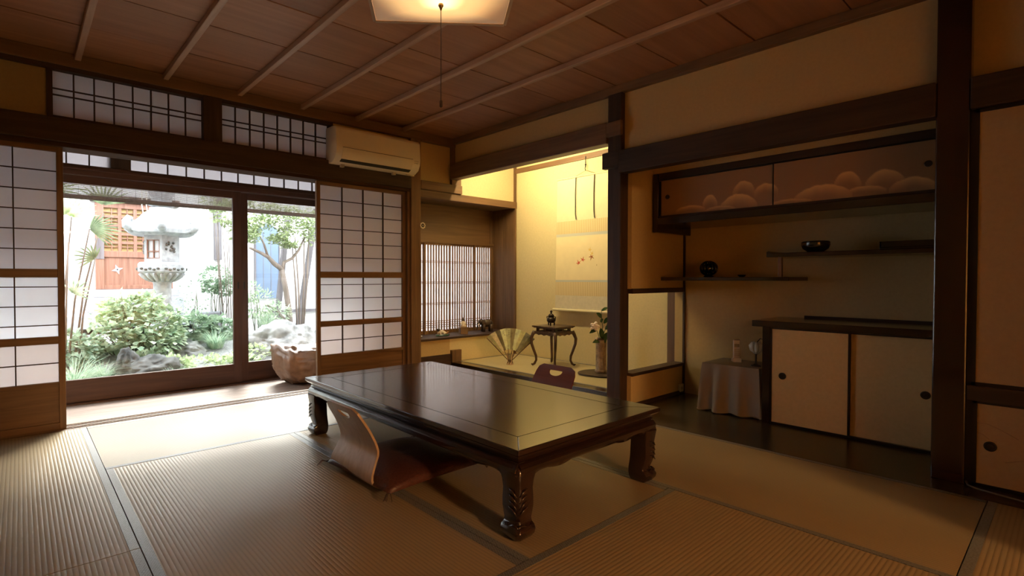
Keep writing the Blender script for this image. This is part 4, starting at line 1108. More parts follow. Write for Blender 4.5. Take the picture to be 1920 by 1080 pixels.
for s in (1, -1): MB().tube([(s * .022, 0, .048), (s * .026, -.012, .030), (s * .008, -.022, .024)], .006, 7).build('arm', 'ornament_white', bd, smooth=True)
el = thing('elephant_figurine', 'dark carved elephant figurine at the end of the window ledge', 'figurine', (3.945, 4.275, ZL), R(155))
MB().ball((0, 0, .095), (.066, .040, .044), 16, 10).build('body', 'elephant', el, smooth=True)
MB().ball((.066, 0, .108), (.032, .028, .034), 14, 8).build('head', 'elephant', el, smooth=True)
MB().tube([(.088, 0, .104), (.106, 0, .080), (.108, 0, .048), (.116, 0, .026), (.128, 0, .028)], [.014, .012, .009, .007, .005], 8).build('trunk', 'elephant', el, smooth=True)
for x in (-.042, .042):
    for y in (-.022, .022): MB().tube([(x, y, .08), (x, y, .04), (x, y, 0)], [.021, .016, .017], 10).build('leg', 'elephant', el, smooth=True)
for s in (1, -1):
    MB().ball((.052, s * .034, .104), (.022, .006, .030), 10, 8).build('ear', 'elephant', el, smooth=True)
    MB().tube([(.090, s * .014, .088), (.108, s * .017, .074), (.120, s * .017, .078)], [.004, .003, .001], 6).build('tusk', 'ornament_white', el, smooth=True)
MB().tube([(-.064, 0, .10), (-.076, 0, .075), (-.074, 0, .05)], [.005, .003, .003], 6).build('tail', 'elephant', el, smooth=True)
wd = thing('white_dish', 'small flat white dish on the ledge behind the brown post', 'dish', (3.03, 4.30, ZL), 0)
MB().lathe([(.028, 0), (.045, .008), (.047, .012), (.040, .010), (.0005, .006)], 20).build('dish', 'ornament_white', wd, smooth='auto')

# ---- staggered shelves
XBK = 4.170
sh = thing('upper_shelf', 'dark upper shelf board carrying the black bowl', 'shelf', (3.80, 0, 1.088))
bx('board', 'lacquer_y', 0, XBK - 3.80, .391, 1.362, 0, .027, sh, bevel=.003)
MB().prism([(1.335, .027), (1.362, .027), (1.362, .034), (1.350, .040), (1.340, .036)], 'yz', .0, XBK - 3.80).build('end_lip', 'lacquer_y', sh)
sl2 = thing('lower_shelf', 'dark lower shelf board reaching the partition wall', 'shelf', (3.80, 0, .930))
bx('board', 'lacquer_y', 0, XBK - 3.80, 1.225, 2.119, 0, .026, sl2, bevel=.003)
st2 = thing('shelf_strut', 'slim upright strut between the two staggered shelves', 'strut', (3.83, 1.285, .957))
bx('strut_body', 'brown_z', -.012, .012, -.012, .012, 0, .130, st2, bevel=.003)
bw = thing('black_bowl', 'round glossy black bowl on the upper shelf', 'bowl', (3.90, 1.105, 1.1155))
MB().lathe([(.045, 0), (.048, .006), (.070, .022), (.080, .045), (.078, .064), (.070, .070), (.066, .066), (.068, .048), (.0005, .012)], 28).build('bowl_body', 'bowl_black', bw, smooth='auto')
MB().lathe([(.0785, .060), (.0805, .064), (.071, .0705), (.069, .068)], 28).build('rim', 'bowl_black', bw, smooth=True)
bxx = thing('lacquer_tray', 'long flat black tray at the post end of the upper shelf', 'tray', (3.93, .580, 1.1155))
bx('tray_base', 'bowl_black', -.11, .11, -.18, .18, 0, .012, bxx, bevel=.002)
for a in ((-.11, -.102, -.18, .18), (.102, .11, -.18, .18), (-.11, .11, -.18, -.172), (-.11, .11, .172, .18)): bx('tray_side', 'bowl_black', *a, .012, .046, bxx, bevel=.001)
og = thing('dark_ornament', 'dark rounded openwork ornament on the lower shelf', 'ornament', (3.95, 1.815, .957))
MB().lathe([(.03, 0), (.04, .006), (.022, .014)], 16).build('foot', 'bowl_black', og, smooth='auto')
for k in range(7):
    m = Matrix.Translation((0, 0, .066)) @ Matrix.Rotation(math.pi * k / 7, 4, 'Z') @ Matrix.Rotation(R(90), 4, 'X')
    p = [(.060 * math.cos(a), .052 * math.sin(a), 0) for a in [2 * math.pi * j / 20 for j in range(21)]]
    MB().tube(p, .006, 6, cap=False).xform(m).build('hoop', 'bowl_black', og, smooth=True)
MB().ball((0, 0, .066), (.046, .046, .040), 14, 10).build('core', 'bowl_black', og, smooth=True)
ic = thing('incense_dish', 'tiny dark dish in the middle of the lower shelf', 'dish', (3.92, 1.565, .957))
MB().lathe([(.016, 0), (.026, .012), (.028, .016), (.022, .012), (.0005, .006)], 16).build('dish', 'bowl_black', ic, smooth='auto')

# ---- upper cupboard with painted clouds
uc = thing('hanging_cupboard', 'hanging cupboard with gold clouds painted on two sliding doors', 'cupboard', (3.662, 0, 1.35))
bx('floor_board', 'lacquer_y', -.012, XBK - 3.662, .391, 2.064, 0, .050, uc, bevel=.003)
bx('bottom_track', 'dark_y', .004, .06, .391, 2.064, .050, .066, uc)
bx('top_track', 'dark_y', 0, .06, .391, 2.064, .338, .384, uc, bevel=.002)
bx('top_groove', 'black_lacquer', .003, .05, .391, 2.064, .328, .338, uc)
bx('end_board', 'lacquer_z', -.008, XBK - 3.662, 2.064, 2.104, -.055, .383, uc, bevel=.003)
bx('back_board', 'plaster', .20, .21, .391, 2.064, .05, .383, uc)
CL = [(1.69, .06, .052, .06), (1.50, .03, .12, .07), (1.465, .125, .068, .06), (1.325, .10, .075, .05), (1.83, .03, .11, .03), (1.62, .015, .10, .02),
      (1.01, .03, .15, .065), (.885, .09, .066, .065), (.71, .07, .09, .07), (.59, .03, .10, .05), (.80, .03, .10, .03), (1.18, .01, .12, .02)]
def cloud(y, z):
    best = 0
    for cy_, cz, ry, rz_ in CL:
        d = abs(y - cy_) / ry
        if d >= 1: continue
        top = cz + rz_ * (1 - d ** 2.0) ** .75 * (1 + .16 * noise.noise(Vector((y * 28, cz * 40, 0))))
        if z <= top:
            dep = (top - z) / (rz_ * 1.25)
            best = max(best, max(0, 1 - dep) ** 1.5 * min(1, (top - z) / .006) * (1 - .75 * d ** 3))
    return best
def cloud_door(y0, y1, x, py):
    z0, z1 = .066, .330
    ny, nz = int((y1 - y0) / .006), 44
    vs = []; fs = []; col = []
    for i in range(ny + 1):
        for j in range(nz + 1):
            y = y0 + (y1 - y0) * i / ny; z = z0 + (z1 - z0) * j / nz
            vs.append((x, y, z)); col.append(cloud(y, z - .066))
    for i in range(ny):
        for j in range(nz):
            a = i * (nz + 1) + j; fs.append((a, a + nz + 1, a + nz + 2, a + 1))
    me = bpy.data.meshes.new('painted_door'); me.from_pydata(vs, [], fs)
    at = me.attributes.new('paint', 'FLOAT', 'POINT'); at.data.foreach_set('value', col)
    me.materials.append(MATS['cloud_paper'])
    d = inst('painted_door', me, (0, 0, 0), uc)
    bx('door_core', 'plaster', x + .0005, x + .014, y0, y1, z0, z1, d)
    for a, b in ((y0, y0 + .007), (y1 - .007, y1)): bx('door_edge', 'black_lacquer', x - .0025, x + .015, a, b, z0, z1, d)
    r = .017
    MB().lathe([(r, 0), (r, .003), (r * .8, .004), (r * .74, .0015), (.0008, .0012)], 18).xform(Matrix.Translation((x, py, .205)) @ Matrix.Rotation(R(-90), 4, 'Y')).build('round_pull', 'black_lacquer', d, smooth='auto')
cloud_door(1.268, 2.062, .024, 2.005)
cloud_door(.393, 1.282, .008, .527)

# ---- lower cupboard
lc = thing('low_cupboard', 'low cupboard with two plain sliding doors under the shelves', 'cupboard', (3.70, 0, .003))
bx('top_board', 'lacquer_y', -.022, XBK - 3.70, .391, 1.402, .628, .668, lc, bevel=.003)
bx('back_upstand', 'dark_y', XBK - 3.70 - .018, XBK - 3.70, .391, 1.240, .668, .684, lc)
bx('end_post', 'lacquer_z', 0, .045, 1.300, 1.345, 0, .628, lc, bevel=.003)
bx('end_panel', 'plaster', .045, XBK - 3.70, 1.310, 1.335, 0, .628, lc)
bx('back_panel', 'dark_y', XBK - 3.70 - .03, XBK - 3.70 - .02, .391, 1.310, .01, .628, lc)
bx('bottom_track', 'black_lacquer', .004, .05, .391, 1.300, 0, .014, lc)
bx('top_track', 'black_lacquer', .004, .05, .391, 1.300, .616, .628, lc)
def lcdoor(y0, y1, x, py, pz):
    d = bx('sliding_door', 'fusuma_paper', x, x + .014, y0, y1, .014, .616, lc)
    for a, b in ((y0, y0 + .010), (y1 - .010, y1)): bx('door_edge', 'black_lacquer', x - .003, x + .015, a, b, .014, .616, d)
    pull(d, x, py, pz, .022)
lcdoor(.393, .888, .026, .532, .310); lcdoor(.868, 1.298, .008, 1.226, .318)

# ---- cloth covered side table, phone, ornament glass
ct = thing('side_table', 'small square side table hidden under the beige cloth', 'side table', (3.905, 1.566, .003))
bx('table_top', 'box_wood', -.160, .160, -.180, .180, .318, .338, ct)
for sx in (1, -1):
    for sy in (1, -1): bx('leg', 'box_wood', sx * .145 - .012, sx * .145 + .012, sy * .165 - .012, sy * .165 + .012, 0, .318, ct)
cl = thing('table_cloth', 'beige satin cloth hanging in folds over the side table', 'cloth', (3.905, 1.566, .003))
def drape():
    n = 120; rings = []
    hx_, hy_ = .172, .190
    def outline(k):
        a = 4 * k / n; s = int(a) % 4; u = a - int(a)
        c = [(-hx_, -hy_), (hx_, -hy_), (hx_, hy_), (-hx_, hy_)]
        p, q = c[s], c[(s + 1) % 4]; return p[0] + (q[0] - p[0]) * u, p[1] + (q[1] - p[1]) * u
    for i, zz in enumerate([.3405, .3395, .334, .32, .28, .22, .15, .08, .03, .012]):
        dep = max(0, (.335 - zz) / .32)
        ring = []
        for k in range(n):
            x, y = outline(k); L = math.hypot(x / hx_, y / hy_)
            f = 1.0 if i else .96
            ux, uy = x / math.hypot(x, y), y / math.hypot(x, y)
            w = (.5 + .5 * math.sin(k * 2 * math.pi / n * 11 + 1.2 * math.sin(k * .13))) * .052 * dep ** .7 + .006 * dep + .010 * dep * math.sin(k * .37 + 2)
            dip = .006 * math.sin(k * .6) if i == 9 else 0
            ring.append((min(x * f + ux * w, .245), y * f + uy * w * .7, zz + dip))
        rings.append(ring)
    mb = MB(); vs = [p for r in rings for p in r]; fs = []
    for i in range(len(rings) - 1):
        for k in range(n): fs.append((i * n + k, i * n + (k + 1) % n, (i + 1) * n + (k + 1) % n, (i + 1) * n + k))
    fs.append(tuple(range(n)))
    mb.add(vs, fs); return mb
dr = drape()
drm = dr.mesh('cloth_drape', 'cloth_beige', smooth='auto')
inst('cloth_drape', drm, (0, 0, 0), cl)
hem = MB().tube([v for v in dr.v[9 * 120:10 * 120]] + [dr.v[9 * 120]], .0035, 6, cap=False).build('hem', 'cloth_beige', cl, smooth=True)
ZP = .3445
ph = thing('cordless_phone', 'white cordless phone standing in its cradle on the cloth', 'phone', (3.93, 1.60, ZP), R(-56))
MB().prism([(-.030, 0), (.036, 0), (.036, .012), (.020, .026), (-.022, .030), (-.030, .02)], 'yz', -.028, .028).build('cradle', 'phone_white', ph, bevel=.004)
hs = MB().box(-.022, .022, -.012, .012, .022, .160).build('handset', 'phone_white', ph, bevel=.006, seg=3)
bx('screen', 'phone_grey', -.016, .016, -.0135, -.011, .108, .130, hs)
kb = MB()
for r_ in range(4):
    for c_ in range(3): bx('key', 'ac_grey', -.015 + c_ * .0115, -.007 + c_ * .0115, -.0132, -.0115, .046 + r_ * .013, .054 + r_ * .013, hs)
gl = thing('goblet_lamp', 'pale flower shaped glass on a thin stem beside the cupboard', 'ornament', (3.84, 1.435, ZP))
MB().lathe([(.034, 0), (.032, .006), (.012, .012), (.006, .02), (.005, .075), (.009, .082), (.004, .088)], 18).build('foot', 'bronze', gl, smooth='auto')
mb = MB()
for k in range(7):
    a = 2 * math.pi * k / 7
    p = [(.006 * math.cos(a), .006 * math.sin(a), .086), (.026 * math.cos(a), .026 * math.sin(a), .112), (.032 * math.cos(a), .032 * math.sin(a), .140), (.022 * math.cos(a), .022 * math.sin(a), .165)]
    mb.tube(p, [.006, .014, .015, .006], 8)
mb.build('petal_bowl', 'pale_glass', gl, smooth=True)
MB().tube([(.012, 0, .16), (.02, -.02, .19), (0, -.045, .185), (-.012, -.055, .155), (0, -.05, .10)], .003, 6).build('scroll_wire', 'bronze', gl, smooth=True)

# ---- wall outlet, floor cable
ou = thing('wall_outlet', 'ivory double wall outlet low on the partition by the shelves', 'outlet', (4.118, 2.119, .018))
bx('plate', 'outlet_ivory', -.030, .030, -.016, 0, 0, .062, ou, bevel=.003)
for dx in (-.010, .010): bx('slot', 'dark_slot', dx - .0022, dx + .0022, -.0165, -.0155, .020, .042, ou)
ca = thing('floor_cable', 'grey cable lying along the foot of the closet door', 'cable', (3.25, .33, .0045))
MB().tube([(.016, -.008, .020), (.006, -.016, .006), (-.012, -.045, .003), (-.03, -.10, .003), (-.05, -.18, .003), (-.09, -.34, .003), (-.17, -.60, .003)], .0045, 8).build('cable_run', 'cable', ca, smooth=True)

# ---- leather pouf on the veranda
pf = thing('leather_pouf', 'tan leather pouf slumped on the veranda boards', 'pouf', (2.08, 4.80, -.039), R(12))
n = 20; vs = []; fs = []
def sq(u, v, w):
    p = Vector((u, v, w)); r = (abs(u) ** 3.4 + abs(v) ** 3.4 + abs(w) ** 3.4) ** (1 / 3.4); return p / r
grid = {}
def addf(axis, sgn):
    for i in range(n):
        for j in range(n):
            q = []
            for a, b in ((i, j), (i + 1, j), (i + 1, j + 1), (i, j + 1)):
                u, v = -1 + 2 * a / n, -1 + 2 * b / n
                c = [0, 0, 0]; c[axis] = sgn; c[(axis + 1) % 3] = u; c[(axis + 2) % 3] = v
                key = tuple(round(t, 4) for t in c)
                if key not in grid:
                    p = sq(*c); x, y, z = p
                    pinch = 1 + .34 * (max(0, z)) * (abs(x) * abs(y)) ** 2
                    wr = .020 * noise.noise(Vector((x * 3, y * 3 + 4, z * 6))) + .016 * noise.noise(Vector((x * 9, y * 9, z * 3))) + .008 * math.sin(14 * x + 6 * y) * max(0, 1 - abs(z))
                    X = x * (.30 + .02 * z) * pinch + .03 * z; Y = y * .24 * pinch; Z = (z + 1) * .185
                    if z < .1: X *= 1 - .24 * (.1 - z); Y *= 1 - .16 * (.1 - z)
                    if z > 0 and x < -.4: Z += .09 * (-x - .4) * (1 + y)
                    if z > .3: Z -= .03 * (1 - abs(x)) 
                    grid[key] = len(vs); vs.append((X + wr * x, Y + wr * y, max(0.0, Z + wr * z)))
                q.append(grid[key])
            fs.append(tuple(q))
for ax in range(3):
    for sg in (1, -1): addf(ax, sg)
MB().add(vs, fs).build('leather_cover', 'leather', pf, smooth=True)
mb = MB()
def edge_path(y):
    out = []
    for i in range(n + 1):
        u = -1 + 2 * i / n; out.append(Vector(vs[grid[(round(u, 4), y, 1)]]) * 1.004)
    return out
for y in (-1, 1): mb.tube(edge_path(y), .005, 6)
mb.build('seam', 'leather_seam', pf, smooth=True)
# ================================================================== GARDEN
def gh(x, y):
    u = min(1, max(0, (y - 5.7) / 1.5)); u = u * u * (3 - 2 * u)
    return -.16 + .36 * u + .03 * noise.noise(Vector((x * 1.7, y * 1.7, 3)))
vs, fs = [], []
nx, ny = 90, 42
for i in range(nx + 1):
    for j in range(ny + 1):
        x = -4 + 11 * i / nx; y = 5.24 + 4.2 * j / ny; vs.append((x, y, gh(x, y)))
for i in range(nx):
    for j in range(ny):
        a = i * (ny + 1) + j; fs.append((a, a + ny + 1, a + ny + 2, a + 1))
struct(MB().add(vs, fs).build('ground', 'gravel', smooth=True), 'pale gravel ground of the small courtyard garden', 'ground')
# storehouse wall across the garden
sw = struct(thing('wall_storehouse', 'sunlit white plaster wall across the garden', 'wall'), None, None)
bx('wall_face', 'white_wall', -4, 7, 9.25, 9.45, -.3, 3.8, sw)
bx('wall_face', 'white_wall', -4.1, -4, 5.3, 9.4, -.3, 2.6, sw)
bx('wall_face', 'white_wall', 5.6, 5.75, 4.6, 9.4, -.3, 2.6, sw)
bx('eave_board', 'grey_timber', -4, 7, 9.0, 9.26, 2.62, 2.68, sw)
bx('wall_strut', 'grey_timber', 2.425, 2.530, 9.17, 9.252, 1.255, 2.62, sw, bevel=.004)
bx('ground_rail', 'grey_timber', 3.3, 5.5, 9.20, 9.252, .34, .39, sw)
# raised granite plinth and step
pl = thing('granite_plinth', 'long pale stone slab at the foot of the storehouse wall', 'slab', (1.35, 8.85, .28))
bx('slab', 'plinth_stone', -.93, .95, -.42, .39, 0, .175, pl, bevel=.012)
for x in (-.75, 0, .8): bx('support_stone', 'stone_dark', x - .08, x + .08, -.22, .30, -.30, 0, pl, bevel=.01)
stp = thing('door_step', 'stone step below the lattice door', 'step', (1.30, 9.04, .457))
bx('step_block', 'granite', -.57, .60, -.16, .20, 0, .22, stp, bevel=.012)
bx('step_tread', 'granite', -.50, .55, -.10, .20, .22, .33, stp, bevel=.01)
blk = thing('granite_block', 'square grey stone block right of the lantern post', 'block', (2.02, 8.0, .16))
bx('block_body', 'granite', -.16, .16, -.15, .15, 0, .32, blk, bevel=.015)
# lattice door of the storehouse
gd = thing('lattice_door', 'reddish wooden storehouse door with lattice above a solid panel', 'door', (.83, 9.20, .79))
WD, HD = .98, 1.27
for a in ((0, .10), (WD - .10, WD)): bx('door_post', 'gate_wood', a[0], a[1], -.02, .05, 0, HD, gd, bevel=.004)
bx('side_plate', 'grey_timber', -.005, .10, -.028, -.019, .44, .74, gd)
bx('head_rail', 'gate_wood', .10, WD - .10, -.015, .05, HD - .08, HD, gd, bevel=.003)
bx('middle_rail', 'gate_wood', .10, WD - .10, -.015, .05, .47, .56, gd, bevel=.003)
bx('bottom_rail', 'gate_wood', .10, WD - .10, -.015, .05, 0, .06, gd, bevel=.003)
bx('solid_panel', 'gate_wood', .10, WD - .10, .005, .04, .06, .47, gd)
bx('lattice_backing', 'plaster', .10, WD - .10, .035, .045, .56, HD - .08, gd)
cw = (WD - .20) / 4; rh = (HD - .08 - .56) / 5
for i in range(1, 4): bx('lattice_stile', 'gate_wood', .10 + cw * i - .022, .10 + cw * i + .022, -.010, .03, .56, HD - .08, gd)
for j in range(1, 5): bx('lattice_rail', 'gate_wood', .10, WD - .10, -.009, .03, .56 + rh * j - .018, .56 + rh * j + .018, gd)
for i in range(4): bx('lattice_bar', 'gate_wood', .10 + cw * (i + .5) - .006, .10 + cw * (i + .5) + .006, .0, .03, .56, HD - .08, gd)
for j in range(5): bx('lattice_bar', 'gate_wood', .10, WD - .10, .001, .03, .56 + rh * (j + .5) - .006, .56 + rh * (j + .5) + .006, gd)
st = []
for k in range(8):
    r_ = .075 if k % 2 == 0 else .028; a = math.pi * k / 4 + .3; st.append((.26 + r_ * math.cos(a), .29 + r_ * math.sin(a)))
MB().prism(st, 'xz', -.004, .006).build('star_plate', 'plinth_stone', gd)
MB().ball((.26, -.005, .29), .010, 8, 6).build('stud', 'iron', gd, smooth=True)
bx('lintel_shadow_board', 'dark_x', -.06, WD + .10, -.06, .05, HD + .002, HD + .10, gd, bevel=.004)  # dark eave board over the door
# arched blue door
bd2 = thing('arched_blue_panel', 'blue grey arched door panel behind the crooked tree', 'door', (3.285, 9.232, .60))
arc = [(-.20, 0), (.20, 0), (.20, 1.10)] + [(.20 * math.cos(a), 1.10 + .20 * math.sin(a)) for a in [math.pi * k / 14 for k in range(1, 14)]] + [(-.20, 1.10)]
MB().prism(arc, 'xz', -.03, .015).build('panel', 'blue_panel', bd2, bevel=.004)
for x in (-.215, .20): bx('jamb', 'grey_timber', x, x + .018, -.045, .015, 0, 1.10, bd2)
for x in (-.07, .06): bx('groove', 'grey_timber', x - .004, x + .004, -.034, -.029, .02, 1.15, bd2)

# ---- stone lantern
LX, LY = 1.345, 7.40
lg = thing('stone_lantern', 'tall carved stone lantern with upturned roof corners in the garden', 'lantern', (LX, LY, gh(LX, LY) - .02), yaw - R(90))
zo = gh(LX, LY) - .02
def hexring(r, z, rot=0, n=6): return [(r * math.cos(2 * math.pi * k / n + rot), r * math.sin(2 * math.pi * k / n + rot), z - zo) for k in range(n)]
MB().loft([hexring(.27, zo), hexring(.27, .30), hexring(.24, .34), hexring(.17, .36)]).build('base', 'stone', lg, bevel=.012)
MB().lathe([(.105, .35 - zo), (.100, .40 - zo), (.097, .62 - zo), (.103, .64 - zo), (.103, .67 - zo), (.097, .69 - zo), (.100, .88 - zo), (.11, .905 - zo)], 28).build('shaft', 'stone', lg, smooth='auto')
# lotus bowl and plate
lb = MB().lathe([(.11, .90 - zo), (.15, .93 - zo), (.22, .985 - zo), (.245, 1.015 - zo), (.20, 1.02 - zo)], 36).build('lotus_bowl', 'stone', lg, smooth='auto')
pm_ = MB()
for k in range(18):
    a = 2 * math.pi * k / 18
    pm_.tube([((.125 + .12 * u) * math.cos(a), (.125 + .12 * u) * math.sin(a), .912 - zo + .098 * u ** 1.2) for u in (0, .35, .7, 1)], [.012, .020, .026, .018], 7)
pm_.build('lotus_petals', 'stone', lb, smooth=True)
plt = MB().loft([hexring(.27, 1.015), hexring(.295, 1.03), hexring(.295, 1.12), hexring(.27, 1.145), hexring(.2, 1.15)]).build('plate', 'stone', lg, bevel=.006)
cm = MB()
for k in range(6):
    a0, a1 = 2 * math.pi * k / 6, 2 * math.pi * (k + 1) / 6
    p, q = Vector((.297 * math.cos(a0), .297 * math.sin(a0), 0)), Vector((.297 * math.cos(a1), .297 * math.sin(a1), 0))
    for j in range(1, 6):
        c = p.lerp(q, j / 6); cm.ball((c.x, c.y, 1.055 - zo + .012 * (j % 2)), (.020, .020, .014), 8, 6)
cm.build('plate_carving', 'stone_dark', plt, smooth=True)
# fire box: six faces, front face open with a cross-barred window
fb = MB(); rr = .215
ring = lambda r, z: hexring(r, z, R(30))
z0, z1 = 1.15, 1.475
V = hexring(rr, z0, R(0)); 
# hexagon with a flat face towards the house (-y local)
V = [(rr * math.cos(R(60 * k + 0)), rr * math.sin(R(60 * k + 0))) for k in range(6)]
for k in range(6):
    p, q = Vector(V[k]), Vector(V[(k + 1) % 6]); nrm = Vector(((p + q) / 2)).normalized(); inn = -nrm * .035
    def wall(a, b, za, zb):
        A, B = p.lerp(q, a), p.lerp(q, b)
        fb.add([(A.x, A.y, za - zo), (B.x, B.y, za - zo), (B.x, B.y, zb - zo), (A.x, A.y, zb - zo), (A.x + inn.x, A.y + inn.y, za - zo), (B.x + inn.x, B.y + inn.y, za - zo), (B.x + inn.x, B.y + inn.y, zb - zo), (A.x + inn.x, A.y + inn.y, zb - zo)],
               [(0, 1, 2, 3), (7, 6, 5, 4), (0, 4, 5, 1), (1, 5, 6, 2), (2, 6, 7, 3), (3, 7, 4, 0)])
    if k in (1, 4):          # front and back: window opening
        wall(0, .15, z0, z1); wall(.85, 1, z0, z1); wall(.15, .85, z0, z0 + .04); wall(.15, .85, z1 - .06, z1)
    else: wall(0, 1, z0, z1)
fbo = fb.build('fire_box', 'stone', lg)
wf = MB(); yy = -rr * math.cos(R(30)) + .012
wf.box(-.078, .078, yy - .008, yy + .006, z0 + .12 - zo, z0 + .132 - zo).box(-.006, .006, yy - .008, yy + .006, z0 + .04 - zo, z1 - .06 - zo)
for a in ((-.080, -.068), (.068, .080)): wf.box(a[0], a[1], yy - .012, yy + .006, z0 + .036 - zo, z1 - .056 - zo)
wf.box(-.08, .08, yy - .012, yy + .006, z0 + .036 - zo, z0 + .048 - zo).box(-.08, .08, yy - .012, yy + .006, z1 - .068 - zo, z1 - .056 - zo)
wf.build('window_frame', 'gate_wood', fbo)
bx('window_paper', 'strip_paper', -.068, .068, yy + .008, yy + .009, z0 + .048 - zo, z1 - .068 - zo, fbo)
rc = MB()
for k in (3, 5):
    p, q = Vector(V[k]), Vector(V[(k + 1) % 6]); c = (p + q) / 2; ax = (q - p).normalized()
    for j in range(14):
        a = rnd.uniform(0, 6.28); r_ = rnd.uniform(.01, .06); o = c * 1.01 + ax * (r_ * math.cos(a))
        rc.ball((o.x, o.y, 1.32 - zo + r_ * 1.5 * math.sin(a)), .016, 7, 5)
rc.build('relief_carving', 'stone_dark', fbo, smooth=True)
# roof with curled corners
vsr, fsr = [], []
n = 96
def corner(a): return max(0, math.cos(3 * a)) ** 5
prof = [(.18, 1.468), (.31, 1.472), (.358, 1.50), (.365, 1.545), (.33, 1.59), (.285, 1.64), (.245, 1.69), (.20, 1.745), (.13, 1.79)]
for i, (r_, z) in enumerate(prof):
    for k in range(n):
        a = 2 * math.pi * k / n; c = corner(a); w = [.0, .4, .8, 1.0, .75, .35, .15, 0, 0][i]
        vsr.append(((r_ + .045 * c * w) * math.cos(a), (r_ + .045 * c * w) * math.sin(a), z - zo + .035 * c * w))
for i in range(len(prof) - 1):
    for k in range(n): fsr.append((i * n + k, i * n + (k + 1) % n, (i + 1) * n + (k + 1) % n, (i + 1) * n + k))
fsr += [tuple(range(n - 1, -1, -1)), tuple((len(prof) - 1) * n + k for k in range(n))]
rfo = MB().add(vsr, fsr).build('roof', 'stone', lg, smooth='auto')
for k in range(6):
    a = 2 * math.pi * k / 6; c, s = math.cos(a), math.sin(a)
    p = [(.24, 1.62), (.31, 1.565), (.365, 1.54), (.408, 1.570), (.416, 1.622), (.388, 1.660), (.352, 1.650)]
    MB().tube([(r_ * c, r_ * s, z - zo) for r_, z in p], [.034, .046, .054, .054, .048, .040, .026], 10).build('corner_scroll', 'stone', rfo, smooth=True)
MB().lathe([(.125, 1.785 - zo), (.135, 1.79 - zo), (.135, 1.815 - zo), (.10, 1.825 - zo), (.15, 1.85 - zo), (.15, 1.875 - zo), (.11, 1.895 - zo), (.115, 1.95 - zo), (.145, 2.01 - zo), (.135, 2.07 - zo), (.08, 2.13 - zo), (.02, 2.185 - zo), (.002, 2.19 - zo)], 28).build('finial', 'stone', lg, smooth='auto')
rp = thing('rope_pair', 'two thin pale ropes hanging in front of the lattice door', 'rope', (1.18, 7.9, 1.75))
for dx in (0, .05):
    MB().tube([(dx, 0, .65), (dx + .02, 0, .42), (dx + .035, .0, .25), (dx + .03, 0, .15), (dx + .045, 0, .05), (dx + .04, 0, -.02)], .006, 6).build('rope', 'rope', rp, smooth=True)

# ---- bamboo blinds, cut short under an added unseen roll to let sky in
def blind(name, x0, x1, label):
    b = thing(name, label, 'blind', (x0, 5.60, 1.640))
    w = x1 - x0
    MB().tube([(0, 0, .010), (w, 0, .010)], .022, 10).build('bottom_bar', 'bamboo_blind', b, smooth='auto')
    zz = .036; k = 0
    while zz < .20:
        me_ = None
        bx('reed', 'bamboo_blind', 0, w, -.0025, .0025, zz - .0033, zz + .0033, b); zz += .0088; k += 1
    x = .06
    while x < w: bx('tie', 'tassel', x - .001, x + .001, -.0034, -.0026, 0, .20, b); x += .105
    MB().tube([(0, 0, .235), (w, 0, .235)], .038, 14).build('added_roll', 'bamboo_blind', b, smooth='auto')
    for q in (.3, w - .3): MB().tube([(q, 0, .27), (q, 0, .93)], .003, 6).build('hanging_cord', 'rope', b)
    return b
blind('bamboo_blind', -.30, 1.735, 'bamboo blind hanging outside the lantern glass door')
blind('bamboo_blind', 1.765, 3.0, 'bamboo blind hanging outside the tree glass door')

# ---- rocks
def rock(label, loc, sc_, seed, mat='stone', rz=0.0):
    t = thing('garden_rock', label, 'rock', loc, rz)
    bm = bmesh.new(); bmesh.ops.create_icosphere(bm, subdivisions=5, radius=1)
    for v in bm.verts:
        p = v.co.copy(); k = 1 + .34 * noise.noise(p * 1.3 + Vector((seed, 0, 0))) + .16 * noise.noise(p * 3.1 + Vector((0, seed, 0))) + .07 * noise.noise(p * 8 + Vector((0, 0, seed))) + .05 * abs(noise.noise(p * 16 + Vector((seed, seed, 0))))
        v.co = Vector((p.x * k * sc_[0], p.y * k * sc_[1], p.z * k * sc_[2]))
    me = bpy.data.meshes.new('rock_body'); bm.to_mesh(me); bm.free(); me.materials.append(MATS[mat])
    for p in me.polygons: p.use_smooth = True
    inst('rock_body', me, (0, 0, 0), t); return t
rock('broad grey boulder under the crooked tree', (2.56, 6.75, .10), (.52, .34, .27), 1.0, 'rock_grey', .2)
rock('furrowed grey rock at the glass door bottom', (1.05, 6.15, -.02), (.27, .22, .17), 4.2, 'rock_dark', .5)
rock('dark upright stone left of the furrowed rock', (.80, 6.20, .02), (.12, .12, .20), 7.7, 'rock_dark')
rock('pale rounded rock beside the palm stems', (.50, 6.95, .16), (.20, .18, .18), 9.1, 'rock_grey')
rock('flat pale rock behind the leafy shrub', (1.48, 6.75, .08), (.22, .18, .12), 12.4, 'rock_grey')
rock('low dark stone in front of the boulder', (2.10, 6.2, -.06), (.22, .16, .10), 15.4, 'rock_dark')

